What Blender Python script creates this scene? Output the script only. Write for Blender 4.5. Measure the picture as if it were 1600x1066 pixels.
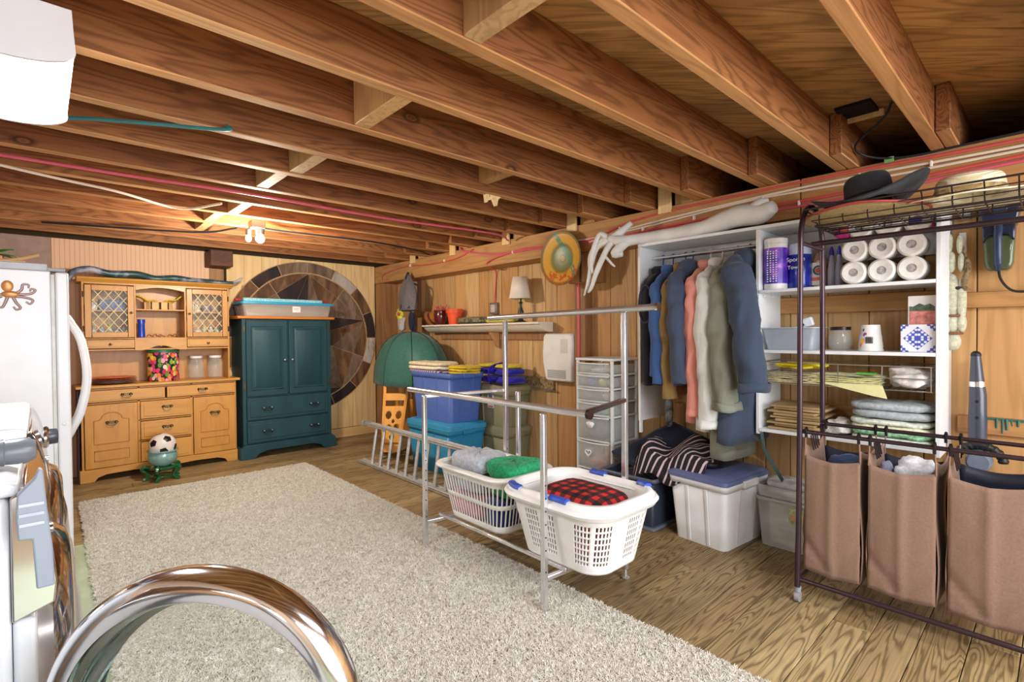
import bpy, bmesh, math, random
from mathutils import Vector, Matrix
random.seed(7)
for o in list(bpy.data.objects): bpy.data.objects.remove(o)
S=bpy.context.scene; C=S.collection; PI=math.pi
# ---------------- camera, world, lights, exposure ----------------
YAW,PITCH,ROLL,FPX=.7462,-.01511,-.00764,796.76
def cam_axes():
    cy,sy,cp,sp,cr,sr=math.cos(YAW),math.sin(YAW),math.cos(PITCH),math.sin(PITCH),math.cos(ROLL),math.sin(ROLL)
    F=Vector((sy*cp,cy*cp,sp)); R=Vector((cy,-sy,0)); U=R.cross(F)
    return R*cr+U*sr, -R*sr+U*cr, F
cd=bpy.data.cameras.new('camera'); cam=bpy.data.objects.new('camera',cd); C.objects.link(cam)
r_,u_,f_=cam_axes()
M=Matrix.Identity(4)
for i in range(3): M[i][0]=r_[i]; M[i][1]=u_[i]; M[i][2]=-f_[i]
M[2][3]=1.3; cam.matrix_world=M
cd.sensor_width=36; cd.lens=FPX/1600*36; cd.clip_start=.02
S.camera=cam
S.view_settings.view_transform='Standard'; S.view_settings.look='None'; S.view_settings.gamma=1
S.view_settings.use_curve_mapping=False; S.view_settings.exposure=0.45
w=bpy.data.worlds.new('world'); S.world=w; w.use_nodes=True
w.node_tree.nodes['Background'].inputs[0].default_value=(.97,.985,1,1)
w.node_tree.nodes['Background'].inputs[1].default_value=1.15
def area(name,loc,rot,sx,sy,power,col=(1,.97,.92)):
    l=bpy.data.lights.new(name,'AREA'); l.shape='RECTANGLE'; l.size=sx; l.size_y=sy; l.energy=power; l.color=col
    o=bpy.data.objects.new(name,l); C.objects.link(o); o.location=loc; o.rotation_euler=rot; return o
def point(name,loc,power,col,r=.05):
    l=bpy.data.lights.new(name,'POINT'); l.energy=power; l.color=col; l.shadow_soft_size=r
    o=bpy.data.objects.new(name,l); C.objects.link(o); o.location=loc; return o
area('rear_fill_light',(1.2,-2.6,1.5),(math.radians(90),0,0),3.6,1.8,120,(.97,.985,1))  # added cool fill behind the camera, no window modelled
area('overhead_fill_light_rear',(1.5,-.6,2.12),(0,0,0),1.2,.3,45,(.98,.985,1))  # added overhead fill behind the camera, without a fixture
area('fixture_light',(-.05,1.97,1.965),(0,0,0),.24,.5,18,(.98,.98,1))
point('bulb_light_white',(1.26,4.26,2.00),75,(1,.92,.80),.05)
point('bulb_light_warm',(1.2,4.36,1.99),12,(1,.72,.4),.04)
# ---------------- mesh helpers ----------------
class MB:
    def __init__(s): s.v=[]; s.f=[]; s.m=[]; s.mi=0
    def add(s,vs,fs):
        n=len(s.v); s.v+= [tuple(v) for v in vs]
        for f in fs: s.f.append(tuple(n+i for i in f)); s.m.append(s.mi)
        return s
    def mat(s,i): s.mi=i; return s
    def box(s,x0,x1,y0,y1,z0,z1):
        return s.add([(x0,y0,z0),(x1,y0,z0),(x1,y1,z0),(x0,y1,z0),(x0,y0,z1),(x1,y0,z1),(x1,y1,z1),(x0,y1,z1)],
            [(3,2,1,0),(4,5,6,7),(0,1,5,4),(1,2,6,5),(2,3,7,6),(3,0,4,7)])
    def obox(s,c,size,rot):
        m=Matrix.Translation(c)@(rot.to_4x4() if hasattr(rot,'to_4x4') else rot)
        a,b,d=[q/2 for q in size]
        n=len(s.v); s.box(-a,a,-b,b,-d,d)
        for i in range(n,len(s.v)): s.v[i]=tuple(m@Vector(s.v[i]))
        return s
    def taper(s,cx,cy,z0,z1,w0,d0,w1,d1,seg=3,r=.03,cap=True,bot=True):
        # rounded-rectangle frustum
        def ring(w,d,z,r):
            o=[]
            for (sx,sy,a0) in ((1,1,0),(-1,1,90),(-1,-1,180),(1,-1,270)):
                for k in range(seg+1):
                    a=math.radians(a0+90*k/seg); o.append((cx+sx*(w/2-r)+r*math.cos(a),cy+sy*(d/2-r)+r*math.sin(a),z))
            return o
        A=ring(w0,d0,z0,r); B=ring(w1,d1,z1,r); n=len(A)
        fs=[(i,(i+1)%n,n+(i+1)%n,n+i) for i in range(n)]
        if bot: fs.append(tuple(reversed(range(n))))
        if cap: fs.append(tuple(range(n,2*n)))
        return s.add(A+B,fs)
    def loft(s,rings,closed=True,cap0=True,cap1=True):
        n=len(rings[0]); vs=[p for r in rings for p in r]; fs=[]
        for k in range(len(rings)-1):
            for i in range(n if closed else n-1):
                j=(i+1)%n; fs.append((k*n+i,k*n+j,(k+1)*n+j,(k+1)*n+i))
        if cap0 and closed: fs.append(tuple(reversed(range(n))))
        if cap1 and closed: fs.append(tuple(range((len(rings)-1)*n,len(rings)*n)))
        return s.add(vs,fs)
    def tube(s,pts,r,n=8,closed=False,cap=True,flat=1.0):
        P=[Vector(p) for p in pts]; m=len(P); rs=r if isinstance(r,(list,tuple)) else [r]*m
        rings=[]; up=None
        for i in range(m):
            a=P[(i-1)%m] if (i>0 or closed) else P[0]; b=P[(i+1)%m] if (i<m-1 or closed) else P[-1]
            t=(b-a).normalized()
            if t.length<1e-6: t=Vector((0,0,1))
            if up is None: up=Vector((0,0,1)) if abs(t.z)<.9 else Vector((1,0,0))
            x=(up-t*up.dot(t))
            if x.length<1e-4: x=Vector((0,1,0))-t*t.y
            x.normalize(); up=x; y=t.cross(x)
            rings.append([P[i]+(x*math.cos(2*PI*k/n)+y*math.sin(2*PI*k/n)*flat)*rs[i] for k in range(n)])
        if closed: rings.append(rings[0]); return s.loft(rings,True,False,False)
        return s.loft(rings,True,cap,cap)
    def cyl(s,a,b,r,n=16): return s.tube([a,b],r,n)
    def lathe(s,prof,n=24,c=(0,0,0),axis='z',sx=1,sy=1,cap0=True,cap1=True):
        rings=[]
        for (r,z) in prof:
            R=[]
            for k in range(n):
                a=2*PI*k/n; x,y=r*math.cos(a)*sx,r*math.sin(a)*sy
                p={'z':(x,y,z),'y':(x,z,-y),'x':(z,x,y)}[axis]
                R.append((c[0]+p[0],c[1]+p[1],c[2]+p[2]))
            rings.append(R)
        return s.loft(rings,True,cap0,cap1)
    def prism(s,poly,d0,d1,plane='xz'):
        def P(a,b,d): return {'xz':(a,d,b),'xy':(a,b,d),'yz':(d,a,b)}[plane]
        n=len(poly); vs=[P(a,b,d0) for a,b in poly]+[P(a,b,d1) for a,b in poly]
        fs=[tuple(range(n)),tuple(reversed(range(n,2*n)))]+[(i,n+i,n+(i+1)%n,(i+1)%n) for i in range(n)]
        return s.add(vs,fs)
    def grid(s,fn,nu,nv,closeu=False):
        vs=[fn(i/nu,j/nv) for j in range(nv+1) for i in range(nu+1)]
        w=nu+1; return s.add(vs,[(j*w+i,j*w+i+1,(j+1)*w+i+1,(j+1)*w+i) for j in range(nv) for i in range(nu)])
    def sphere(s,c,r,n=16,m=10,sc=(1,1,1)):
        prof=[(max(1e-4,math.sin(PI*k/m)),-math.cos(PI*k/m)) for k in range(m+1)]
        k0=len(s.v); s.lathe(prof,n)
        for i in range(k0,len(s.v)):
            v=s.v[i]; s.v[i]=(c[0]+v[0]*r*sc[0],c[1]+v[1]*r*sc[1],c[2]+v[2]*r*sc[2])
        return s
    def xf(s,m,start=0):
        for i in range(start,len(s.v)): s.v[i]=tuple(m@Vector(s.v[i]))
        return s
def wob(mb,amp,fr=7,start=0,vs=.35):
    from mathutils import noise as mn
    for i in range(start,len(mb.v)):
        v=Vector(mb.v[i]); q=Vector((v.x*fr,v.y*fr,v.z*fr*vs)); n=mn.noise_vector(q)*amp+mn.noise_vector(q*2.7)*amp*.45
        mb.v[i]=(v.x+n.x,v.y+n.y,v.z+n.z*.4)
    return mb
def build(name,mb,mats,parent=None,bevel=0,solid=0,subs=0,sharp=38,loc=None,kind=None,seg=2):
    me=bpy.data.meshes.new(name); me.from_pydata(mb.v,[],mb.f)
    if not isinstance(mats,(list,tuple)): mats=[mats]
    for m in mats: me.materials.append(m)
    bm=bmesh.new(); bm.from_mesh(me)
    bm.faces.ensure_lookup_table()
    for i,f in enumerate(bm.faces): f.material_index=mb.m[i] if len(mats)>1 else 0; f.smooth=True
    bmesh.ops.remove_doubles(bm,verts=bm.verts,dist=1e-5)
    bmesh.ops.recalc_face_normals(bm,faces=bm.faces)
    for e in bm.edges:
        if len(e.link_faces)==2:
            try:
                if e.calc_face_angle()>math.radians(sharp): e.smooth=False
            except ValueError: pass
    bm.to_mesh(me); bm.free()
    o=bpy.data.objects.new(name,me); C.objects.link(o)
    if parent is not None: o.parent=parent
    if loc: o.location=loc
    if solid:
        q=o.modifiers.new('s','SOLIDIFY'); q.thickness=solid; q.offset=0
    if bevel:
        q=o.modifiers.new('b','BEVEL'); q.width=bevel; q.segments=seg; q.limit_method='ANGLE'; q.angle_limit=math.radians(40); q.harden_normals=False
    if subs:
        q=o.modifiers.new('u','SUBSURF'); q.levels=subs; q.render_levels=subs
    if kind: o['kind']=kind
    return o
def thing(name,label,cat,loc=(0,0,0),rotz=0,group=None):
    o=bpy.data.objects.new(name,None); C.objects.link(o); o.location=loc; o.rotation_euler=(0,0,rotz); o.empty_display_size=.05
    o['label']=label; o['category']=cat
    if group: o['group']=group
    return o
def tag(o,label,cat,group=None):
    o['label']=label; o['category']=cat
    if group: o['group']=group
    return o
def struct(o): o['kind']='structure'; return o
def dup(root,loc,rotz=None,label=None,group=None):
    r=root.copy(); C.objects.link(r); r.location=loc
    if rotz is not None: r.rotation_euler=(0,0,rotz)
    if label: r['label']=label
    if group: r['group']=group
    for ch in list(root.children):
        c=ch.copy(); C.objects.link(c); c.parent=r
        for g in ch.children:
            d=g.copy(); C.objects.link(d); d.parent=c
    return r
def bezier(pts,n=8):
    # catmull-rom through points
    P=[Vector(p) for p in pts]; out=[]
    for i in range(len(P)-1):
        a=P[i-1] if i else P[0]*2-P[1]; b=P[i]; c=P[i+1]; d=P[i+2] if i+2<len(P) else P[-1]*2-P[-2]
        for k in range(n):
            t=k/n; out.append(.5*((2*b)+(c-a)*t+(2*a-5*b+4*c-d)*t*t+(3*b-a-3*c+d)*t**3))
    out.append(P[-1]); return out
# ---------------- materials ----------------
MATS={}
def newmat(name):
    m=bpy.data.materials.new(name); m.use_nodes=True; nt=m.node_tree; b=nt.nodes['Principled BSDF']; return m,nt,b
def lin(h):
    if isinstance(h,str):
        h=h.lstrip('#'); h=[int(h[i:i+2],16)/255 for i in (0,2,4)]
        return tuple((c/12.92 if c<=.04045 else ((c+.055)/1.055)**2.4) for c in h)+(1,)
    return tuple(h)+(1,) if len(h)==3 else h
def ramp(nt,stops,fac,interp='LINEAR'):
    r=nt.nodes.new('ShaderNodeValToRGB'); e=r.color_ramp.elements; r.color_ramp.interpolation=interp
    while len(e)<len(stops): e.new(.5)
    for i,(p,c) in enumerate(stops): e[i].position=p; e[i].color=lin(c)
    nt.links.new(fac,r.inputs[0]); return r.outputs[0]
def N(nt,t,**k):
    n=nt.nodes.new(t)
    for a,v in k.items():
        if a.startswith('_'): setattr(n,a[1:],v)
        else: n.inputs[a.replace('0',' ') if a not in n.inputs else a].default_value=v
    return n
def mathn(nt,op,a,b=None):
    n=nt.nodes.new('ShaderNodeMath'); n.operation=op
    for i,x in enumerate((a,b)):
        if x is None: continue
        if isinstance(x,(int,float)): n.inputs[i].default_value=x
        else: nt.links.new(x,n.inputs[i])
    return n.outputs[0]
def mixc(nt,fac,a,b,mode='MIX'):
    n=nt.nodes.new('ShaderNodeMix'); n.data_type='RGBA'; n.blend_type=mode
    for s,x in ((n.inputs[0],fac),(n.inputs[6],a),(n.inputs[7],b)):
        if isinstance(x,(int,float)): s.default_value=x
        elif isinstance(x,(str,tuple)): s.default_value=lin(x)
        else: nt.links.new(x,s)
    return n.outputs[2]
def noise(nt,vec,scale,detail=3,rough=.5,dist=0):
    n=nt.nodes.new('ShaderNodeTexNoise'); n.inputs['Scale'].default_value=scale; n.inputs['Detail'].default_value=detail
    n.inputs['Roughness'].default_value=rough; n.inputs['Distortion'].default_value=dist
    if vec is not None: nt.links.new(vec,n.inputs['Vector'])
    return n.outputs[0]
def bump(nt,b,h,strength=.3,dist=.01):
    n=nt.nodes.new('ShaderNodeBump'); n.inputs['Strength'].default_value=strength; n.inputs['Distance'].default_value=dist
    nt.links.new(h,n.inputs['Height']); nt.links.new(n.outputs[0],b.inputs['Normal'])
def coords(nt,scale=(1,1,1),rnd=True,kind='Object',rot=(0,0,0)):
    t=nt.nodes.new('ShaderNodeTexCoord'); m=nt.nodes.new('ShaderNodeMapping'); m.inputs['Scale'].default_value=scale; m.inputs['Rotation'].default_value=rot
    v=t.outputs[kind]
    if rnd:
        oi=nt.nodes.new('ShaderNodeObjectInfo'); a=nt.nodes.new('ShaderNodeVectorMath'); a.operation='MULTIPLY_ADD'
        cb=nt.nodes.new('ShaderNodeCombineXYZ')
        for i,k in enumerate((37.,-23.,51.)): nt.links.new(mathn(nt,'MULTIPLY',oi.outputs['Random'],k),cb.inputs[i])
        a.inputs[1].default_value=(1,1,1); nt.links.new(v,a.inputs[0]); nt.links.new(cb.outputs[0],a.inputs[2]); v=a.outputs[0]
    nt.links.new(v,m.inputs['Vector']); return m.outputs[0]
def wood(name,light,mid,dark,axis=0,cross=7.,along=.9,rings=9.,line=.55,var=.35,rough=.55,fiber=.25,stain=None,stainc=None,knots=0,spec=.3,tints=None,pw=2.6):
    m,nt,b=newmat(name); L=nt.links.new
    sc=[cross]*3; sc[axis]=along
    v=coords(nt,tuple(sc))
    n1=noise(nt,v,1.0,2.5,.45,.25)
    s=mathn(nt,'SINE',mathn(nt,'MULTIPLY',n1,rings*6.283))
    s=mathn(nt,'MULTIPLY_ADD',s,.5); s.node.inputs[2].default_value=.5
    s=mathn(nt,'POWER',s,pw)
    sf=[cross*16]*3; sf[axis]=along*3
    fb=noise(nt,coords(nt,tuple(sf)),1.0,3,.6)
    big=noise(nt,v,.45,2,.5)
    base=ramp(nt,[(.3,mid),(.7,light)],big)
    oi=nt.nodes.new('ShaderNodeObjectInfo')
    if tints:
        tc=ramp(nt,[(i/len(tints),t) for i,t in enumerate(tints)],oi.outputs['Random'],'CONSTANT'); base=mixc(nt,.6,base,tc)
    lf=mathn(nt,'MULTIPLY',s,line)
    c=mixc(nt,lf,base,dark)
    c=mixc(nt,mathn(nt,'MULTIPLY',mathn(nt,'SUBTRACT',fb,.35),fiber*2),c,dark)
    if knots:
        sk=[3.2]*3; sk[axis]=1.6
        vo=nt.nodes.new('ShaderNodeTexVoronoi'); vo.inputs['Scale'].default_value=knots; L(coords(nt,tuple(sk)),vo.inputs['Vector'])
        q=.6*knots
        kk=ramp(nt,[(.0,'#ffffff'),(.10*q,'#ffffff'),(.16*q,'#000000')],vo.outputs['Distance'])
        kr=ramp(nt,[(.0,mid),(.04*q,dark),(.06*q,mid),(.09*q,'#2c190d'),(.13*q,dark)],vo.outputs['Distance'])
        c=mixc(nt,mathn(nt,'MULTIPLY',kk,.75),c,kr)
    hv=nt.nodes.new('ShaderNodeHueSaturation'); L(c,hv.inputs['Color'])
    vv=mathn(nt,'MULTIPLY_ADD',oi.outputs['Random'],var); vv.node.inputs[2].default_value=1-var/2; L(vv,hv.inputs['Value'])
    c=hv.outputs[0]
    if stain:
        t=noise(nt,coords(nt,(1,1,1),rnd=False,kind='Object'),stain,4,.6)
        f=ramp(nt,[(.5,'#000000'),(.68,'#ffffff')],t); c=mixc(nt,mathn(nt,'MULTIPLY',f,.55),c,stainc or dark)
    L(c,b.inputs['Base Color']); b.inputs['Roughness'].default_value=rough; b.inputs['Specular IOR Level'].default_value=spec
    bump(nt,b,mathn(nt,'ADD',mathn(nt,'MULTIPLY',s,.5),fb),.12,.003)
    return m
def plain(name,col,rough=.5,metal=0,spec=.5,nz=.06,nscale=12,bumps=0,bscale=60,coat=0,trans=0,alpha=1,emit=None,es=0,sheen=0,ior=1.45):
    m,nt,b=newmat(name)
    c=lin(col)
    if nz:
        t=noise(nt,coords(nt,(1,1,1)),nscale,3,.55)
        d=tuple(max(0,x*(1-nz*2.2)) for x in c[:3])+(1,); l=tuple(min(1,x*(1+nz*2)) for x in c[:3])+(1,)
        nt.links.new(ramp(nt,[(.3,d),(.7,l)],t),b.inputs['Base Color'])
    else: b.inputs['Base Color'].default_value=c
    b.inputs['Roughness'].default_value=rough; b.inputs['Metallic'].default_value=metal; b.inputs['Specular IOR Level'].default_value=spec
    b.inputs['Coat Weight'].default_value=coat; b.inputs['Coat Roughness'].default_value=.08
    b.inputs['Transmission Weight'].default_value=trans; b.inputs['Alpha'].default_value=alpha; b.inputs['IOR'].default_value=ior
    b.inputs['Sheen Weight'].default_value=sheen
    if emit: b.inputs['Emission Color'].default_value=lin(emit); b.inputs['Emission Strength'].default_value=es
    if bumps: bump(nt,b,noise(nt,coords(nt,(1,1,1)),bscale,3,.6),bumps,.004)
    return m
def fabric(name,col,scale=250,wrinkle=5,rough=.9,nz=.12,sheen=.15,ws=.35):
    m,nt,b=newmat(name); c=lin(col)
    t=noise(nt,coords(nt,(1,1,1)),scale*.25,2,.6); w_=noise(nt,coords(nt,(1,1,.5)),wrinkle,4,.55,.6)
    d=tuple(x*(1-nz*2) for x in c[:3])+(1,); l=tuple(min(1,x*(1+nz*1.5)) for x in c[:3])+(1,)
    cc=ramp(nt,[(.3,d),(.7,l)],t); nt.links.new(cc,b.inputs['Base Color'])
    b.inputs['Roughness'].default_value=rough; b.inputs['Sheen Weight'].default_value=sheen; b.inputs['Specular IOR Level'].default_value=.2
    bump(nt,b,mathn(nt,'ADD',w_,mathn(nt,'MULTIPLY',t,.04)),ws,.03)
    return m
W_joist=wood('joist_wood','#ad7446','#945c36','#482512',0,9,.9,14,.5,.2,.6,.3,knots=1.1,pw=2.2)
W_joist_lit=wood('joist_wood_lit_underside','#d3a06a','#c48d58','#875632',0,9,.9,8,.3,.15,.6,.3,knots=.8,pw=2.2)  # paler copy of the joist wood: bounce light painted into the bottom faces
W_deck=wood('deck_wood','#d2a66a','#bd9058','#52371f',0,9,.9,9,.4,.35,.65,.25,stain=1.5,stainc='#5b4026',knots=.8)
W_beam=wood('beam_wood','#cb9c66','#bb8852','#7f5332',1,9,.8,7,.3,.12,.6,.25,knots=.7)
W_post=wood('post_wood','#b2865c','#9e724b','#654630',2,9,.8,5,.35,.15,.6,.3)
W_plank=wood('wall_plank_wood','#d6b07e','#c79a66','#92663c',2,9,.6,7,.33,.2,.62,.22,tints=['#d6b07c','#c99860','#dcbc88','#bd8c58','#d0a268'],knots=.8)
W_pine=wood('pine_board','#f2d6a2','#eac68c','#c49458',2,9,.6,5,.3,.08,.5,.12,knots=1.3)
W_floor=wood('floor_wood','#b8a074','#9a8156','#3a2816',0,11,1.0,17,.6,.3,.5,.45,stain=1.1,stainc='#54422c',tints=['#b8a276','#a58b64','#ae976c','#927a54','#bca67a','#988260'],pw=2.6)
W_hutch=wood('hutch_maple','#cf9646','#c08638','#96602a',2,10,1.5,4,.2,.0,.35,.12,spec=.5)
W_hutch_h=wood('hutch_maple_horizontal','#d39c4c','#c68c3e','#9a6428',0,10,1.5,4,.2,.06,.35,.12,spec=.5)
W_chair=wood('chair_pine','#e6a340','#d98f2e','#a8641c',2,9,1.5,3,.2,.0,.35,.12,spec=.5)
chrome=plain('chrome','#e8e8ea',.12,1,nz=0)
steel=plain('brushed_tube_steel','#c9cacc',.25,1,nz=.04)
white=plain('white_plastic','#eeeeec',.4,nz=.02)
whitemel=plain('white_melamine','#e9ecef',.35,nz=.015)
black=plain('black_plastic','#17181a',.45,nz=.05)
brass=plain('aged_brass','#6b5a3c',.35,.9,nz=.15,nscale=60)
# ---------------- the setting ----------------
BX,PX,BY=3.27,3.50,6.20      # beam front, plank face, rear wall face
DECK=2.40; JB=2.19
floor=struct(build('floor',MB().box(-1.3,3.6,-3.2,6.3,-.10,-.022),plain('subfloor','#1c140c',.9)))
y=-3.0; row=0; rr=random.Random(3)
while y<6.2:
    wv=.148; y1=min(y+wv,6.2)
    cuts=[-1.2]; x=-1.2+rr.uniform(.5,2.2)
    while x<3.3: cuts.append(x); x+=rr.uniform(1.6,2.6)
    cuts.append(3.5)
    for a,b_ in zip(cuts,cuts[1:]):
        build('floor_board',MB().box(a+.0012,b_-.0012,y+.0015,y1-.0015,-.022,-rr.uniform(0,.0015)),W_floor,floor,bevel=.002,seg=1)
    y=y1; row+=1
build('painted_panel',MB().box(-1.2,.19,-1.5,4.15,.0002,.003),plain('pale_green_floor_paint','#aebfa6',.5,nz=.08,nscale=5),floor)
# ceiling boards laid on the diagonal
ceil=struct(build('ceiling',MB().box(-1.3,4.9,-3.2,6.6,DECK+.024,DECK+.08),plain('roof_dark','#2a1c10',.9)))
def clip(poly,ax,val,sgn):
    out=[]
    for i in range(len(poly)):
        a,b_=poly[i],poly[(i+1)%len(poly)]; da,db=sgn*(a[ax]-val),sgn*(b_[ax]-val)
        if da>=0: out.append(a)
        if da*db<0:
            t=da/(da-db); out.append((a[0]+(b_[0]-a[0])*t,a[1]+(b_[1]-a[1])*t))
    return out
dv=Vector((.734,-.679)); nv=Vector((.679,.734)); q=-3.0; i=0
ws=[.125,.2,.11,.135,.19,.12,.15]
def local_board(poly,z0,z1,mat,name,parent,dirv):
    cx=sum(p[0] for p in poly)/len(poly); cy=sum(p[1] for p in poly)/len(poly)
    a=math.atan2(dirv.y,dirv.x); ca,sa=math.cos(-a),math.sin(-a)
    lp=[((p[0]-cx)*ca-(p[1]-cy)*sa,(p[0]-cx)*sa+(p[1]-cy)*ca) for p in poly]
    o=build(name,MB().prism(lp,z0,z1,'xy'),mat,parent,bevel=.003,seg=1); o.location=(cx,cy,0); o.rotation_euler=(0,0,a); return o
while q<8:
    wv=ws[i%7]; g=.0015
    p=[nv*(q+g)-dv*8,nv*(q+g)+dv*8,nv*(q+wv-g)+dv*8,nv*(q+wv-g)-dv*8]
    poly=[(v.x,v.y) for v in p]
    for ax,val,sg in ((0,-1.2,1),(0,4.8,-1),(1,-2.2,1),(1,6.3,-1)):
        if poly: poly=clip(poly,ax,val,sg)
    if len(poly)>=3: local_board(poly,DECK,DECK+.022,W_deck,'ceiling_board',ceil,dv)
    q+=wv; i+=1
# joists with lapped ends
jm=None
for k in range(-5,14):
    yn=.40+.415*k
    if jm is None:
        jb=MB().box(-3.3,1.45,0,.055,JB,DECK); jb.m[0]=1; jm=build('joist',jb,[W_joist,W_joist_lit],ceil,bevel=.004,seg=1)
        jb=MB().box(-.40,.95,0,.054,JB,DECK); jb.m[0]=1; s0=build('lapped_joist_end',jb,[W_joist,W_joist_lit],ceil,bevel=.004,seg=1)
        j,s1=jm,s0
    else:
        j=jm.copy(); s1=s0.copy(); C.objects.link(j); C.objects.link(s1)
    j.location=(2.08,yn,0); s1.location=(3.36+rr.uniform(-.02,.02),yn-.056,0)
blk=None
for k,xx in ((-2,1.0),(0,.9),(1,.98),(3,1.03),(5,1.05),(6,1.0),(8,1.05),(9,.98),(4,2.05),(10,1.0)):
    yn=.455+.415*k
    o=build('blocking',MB().box(xx-.035,xx+.035,yn,yn+.36,JB+.004 if k!=4 else JB+.05,DECK-.01),W_plank,ceil,bevel=.003,seg=1)
build('broken_blocking',MB().prism([(2.1,2.36),(2.23,2.36),(2.235,2.2),(2.2,2.17),(2.19,2.13),(2.165,2.175),(2.14,2.16),(2.125,2.2),(2.11,2.14),(2.1,2.2)],2.50,2.535,'xz'),W_pine,ceil)
build('outer_light_block',MB().box(3.59,4.8,-3.2,6.3,1.93,1.96),W_deck,ceil); build('outer_fascia',MB().box(4.75,4.8,-2.2,6.3,1.9,DECK),W_deck,ceil)  # first board is added out of view to keep world light off the outer deck
# right wall: planks, beam, posts, rails
wr=struct(build('wall_right',MB().box(PX+.022,PX+.08,-2.6,6.3,-.02,2.05),plain('sheathing','#24170c',.9)))
y=6.15; rr=random.Random(11)
while y>-2.5:
    wv=rr.choice([.17,.2,.23,.15,.25,.21]); 
    build('wall_plank',MB().box(PX,PX+.021,y-wv+.002,y-.002,0,2.05),W_plank,wr,bevel=.003,seg=1); y-=wv
build('beam',MB().box(BX,PX-.002,1.05,6.22,1.967,JB-.002),W_beam,wr,bevel=.005,seg=1)
build('beam',MB().box(BX,PX-.002,-2.5,1.045,1.967,JB-.002),W_beam,wr,bevel=.005,seg=1)
build('post',MB().box(BX,PX-.002,6.02,6.2,0,1.965),W_post,wr,bevel=.004,seg=1)
build('post',MB().box(3.405,PX-.001,2.765,2.885,0,1.72),W_post,wr,bevel=.004,seg=1)
build('bracket_block',MB().box(3.30,PX-.001,2.61,2.72,1.72,1.966),W_post,wr,bevel=.004,seg=1)
build('bracket_block',MB().box(3.33,PX-.001,2.765,2.885,1.72,1.966),W_beam,wr,bevel=.004,seg=1)
build('post',MB().box(3.44,PX-.001,5.35,5.45,0,1.965),W_post,wr,bevel=.004,seg=1)
for (ya,yb,za,zb,d) in ((-2.5,.37,1.41,1.49,.035),(.42,1.99,1.41,1.51,.03),(2.06,2.76,1.50,1.514,.04),(-2.5,.37,.775,.862,.03),(.42,1.99,.775,.862,.03)):
    build('rail',MB().box(PX-d,PX-.001,ya,yb,za,zb),W_beam,wr,bevel=.003,seg=1)
for yb in (1.87,2.73,3.55,4.4,5.2):   # blocks standing on the beam
    build('block',MB().box(BX-.022,BX-.001,yb,yb+.1,JB-.05,DECK-.01),W_pine,wr,bevel=.003,seg=1)
    build('block',MB().box(BX+.03,PX-.03,yb-.16,yb-.003,JB-.001,DECK-.01),W_plank,wr,bevel=.003,seg=1)
# green paint drips on the lower rail
dm=plain('green_paint','#2f6257',.5,nz=.1); mb=MB(); rd=random.Random(5)
yy=-.6
mb.box(PX-.033,PX-.03,-.6,.26,.85,.862)
while yy<.25:
    h=rd.uniform(.01,.07); ww=rd.uniform(.004,.012); mb.tube([(PX-.031,yy,.858),(PX-.031,yy+rd.uniform(-.004,.004),.858-h)],[ww*.6,ww*.45],6); yy+=rd.uniform(.012,.05)
build('paint_drip',mb,dm,wr)
# rear wall
wb=struct(build('wall_back',MB().box(-1.3,3.6,BY+.022,BY+.1,-.02,2.42),plain('rear_sheathing','#3a2a1a',.9)))
x=1.50; rr=random.Random(2)
while x<3.26:
    x1=min(x+rr.choice([.18,.2,.16]),3.262)
    build('wall_board',MB().box(x+.0008,x1-.0008,BY,BY+.02,.12,JB+.005),W_pine,wb,bevel=.002,seg=1); x=x1
bb=struct(build('baseboard_back',MB().box(1.45,3.262,BY-.014,BY+.01,0,.115),wood('pine_horizontal','#efcf98','#e6bd82','#c08a50',0,8,.6,2.5,.3,.1,.5,.15,knots=.7),bevel=.002,seg=1))
bead,nt,b=newmat('beadboard_laminate')
v=coords(nt,(1,1,1),rnd=False)
wvn=nt.nodes.new('ShaderNodeTexWave'); wvn.inputs['Scale'].default_value=9; nt.links.new(v,wvn.inputs['Vector'])
nt.links.new(mixc(nt,ramp(nt,[(.0,'#ffffff'),(.12,'#000000')],wvn.outputs[0]),'#e6bb98','#cc9f7a'),b.inputs['Base Color']); b.inputs['Roughness'].default_value=.6
build('beadboard_panel',MB().box(.085,1.335,BY,BY+.02,0,JB+.005),bead,wb)
build('painted_wall_panel',MB().box(-1.2,.083,BY,BY+.02,0,JB+.005),plain('mauve_brown_paint','#a58a80',.7),wb)
build('stud',MB().box(1.337,1.47,BY-.01,BY+.02,0,2.018),W_post,wb)
build('beam_end',MB().box(1.29,1.50,5.93,BY-.001,2.02,2.185),wood('dark_beam_end','#6e4630','#5b3826','#3a2014',1,6,.8,3,.4,0,.6,.25),wb,bevel=.006,seg=1)
wl=struct(build('wall_left',MB().box(-1.3,-1.22,-3.0,6.3,-.02,2.42),plain('left_wall_paint','#b79f86',.8,nz=.05,nscale=2)))
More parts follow.
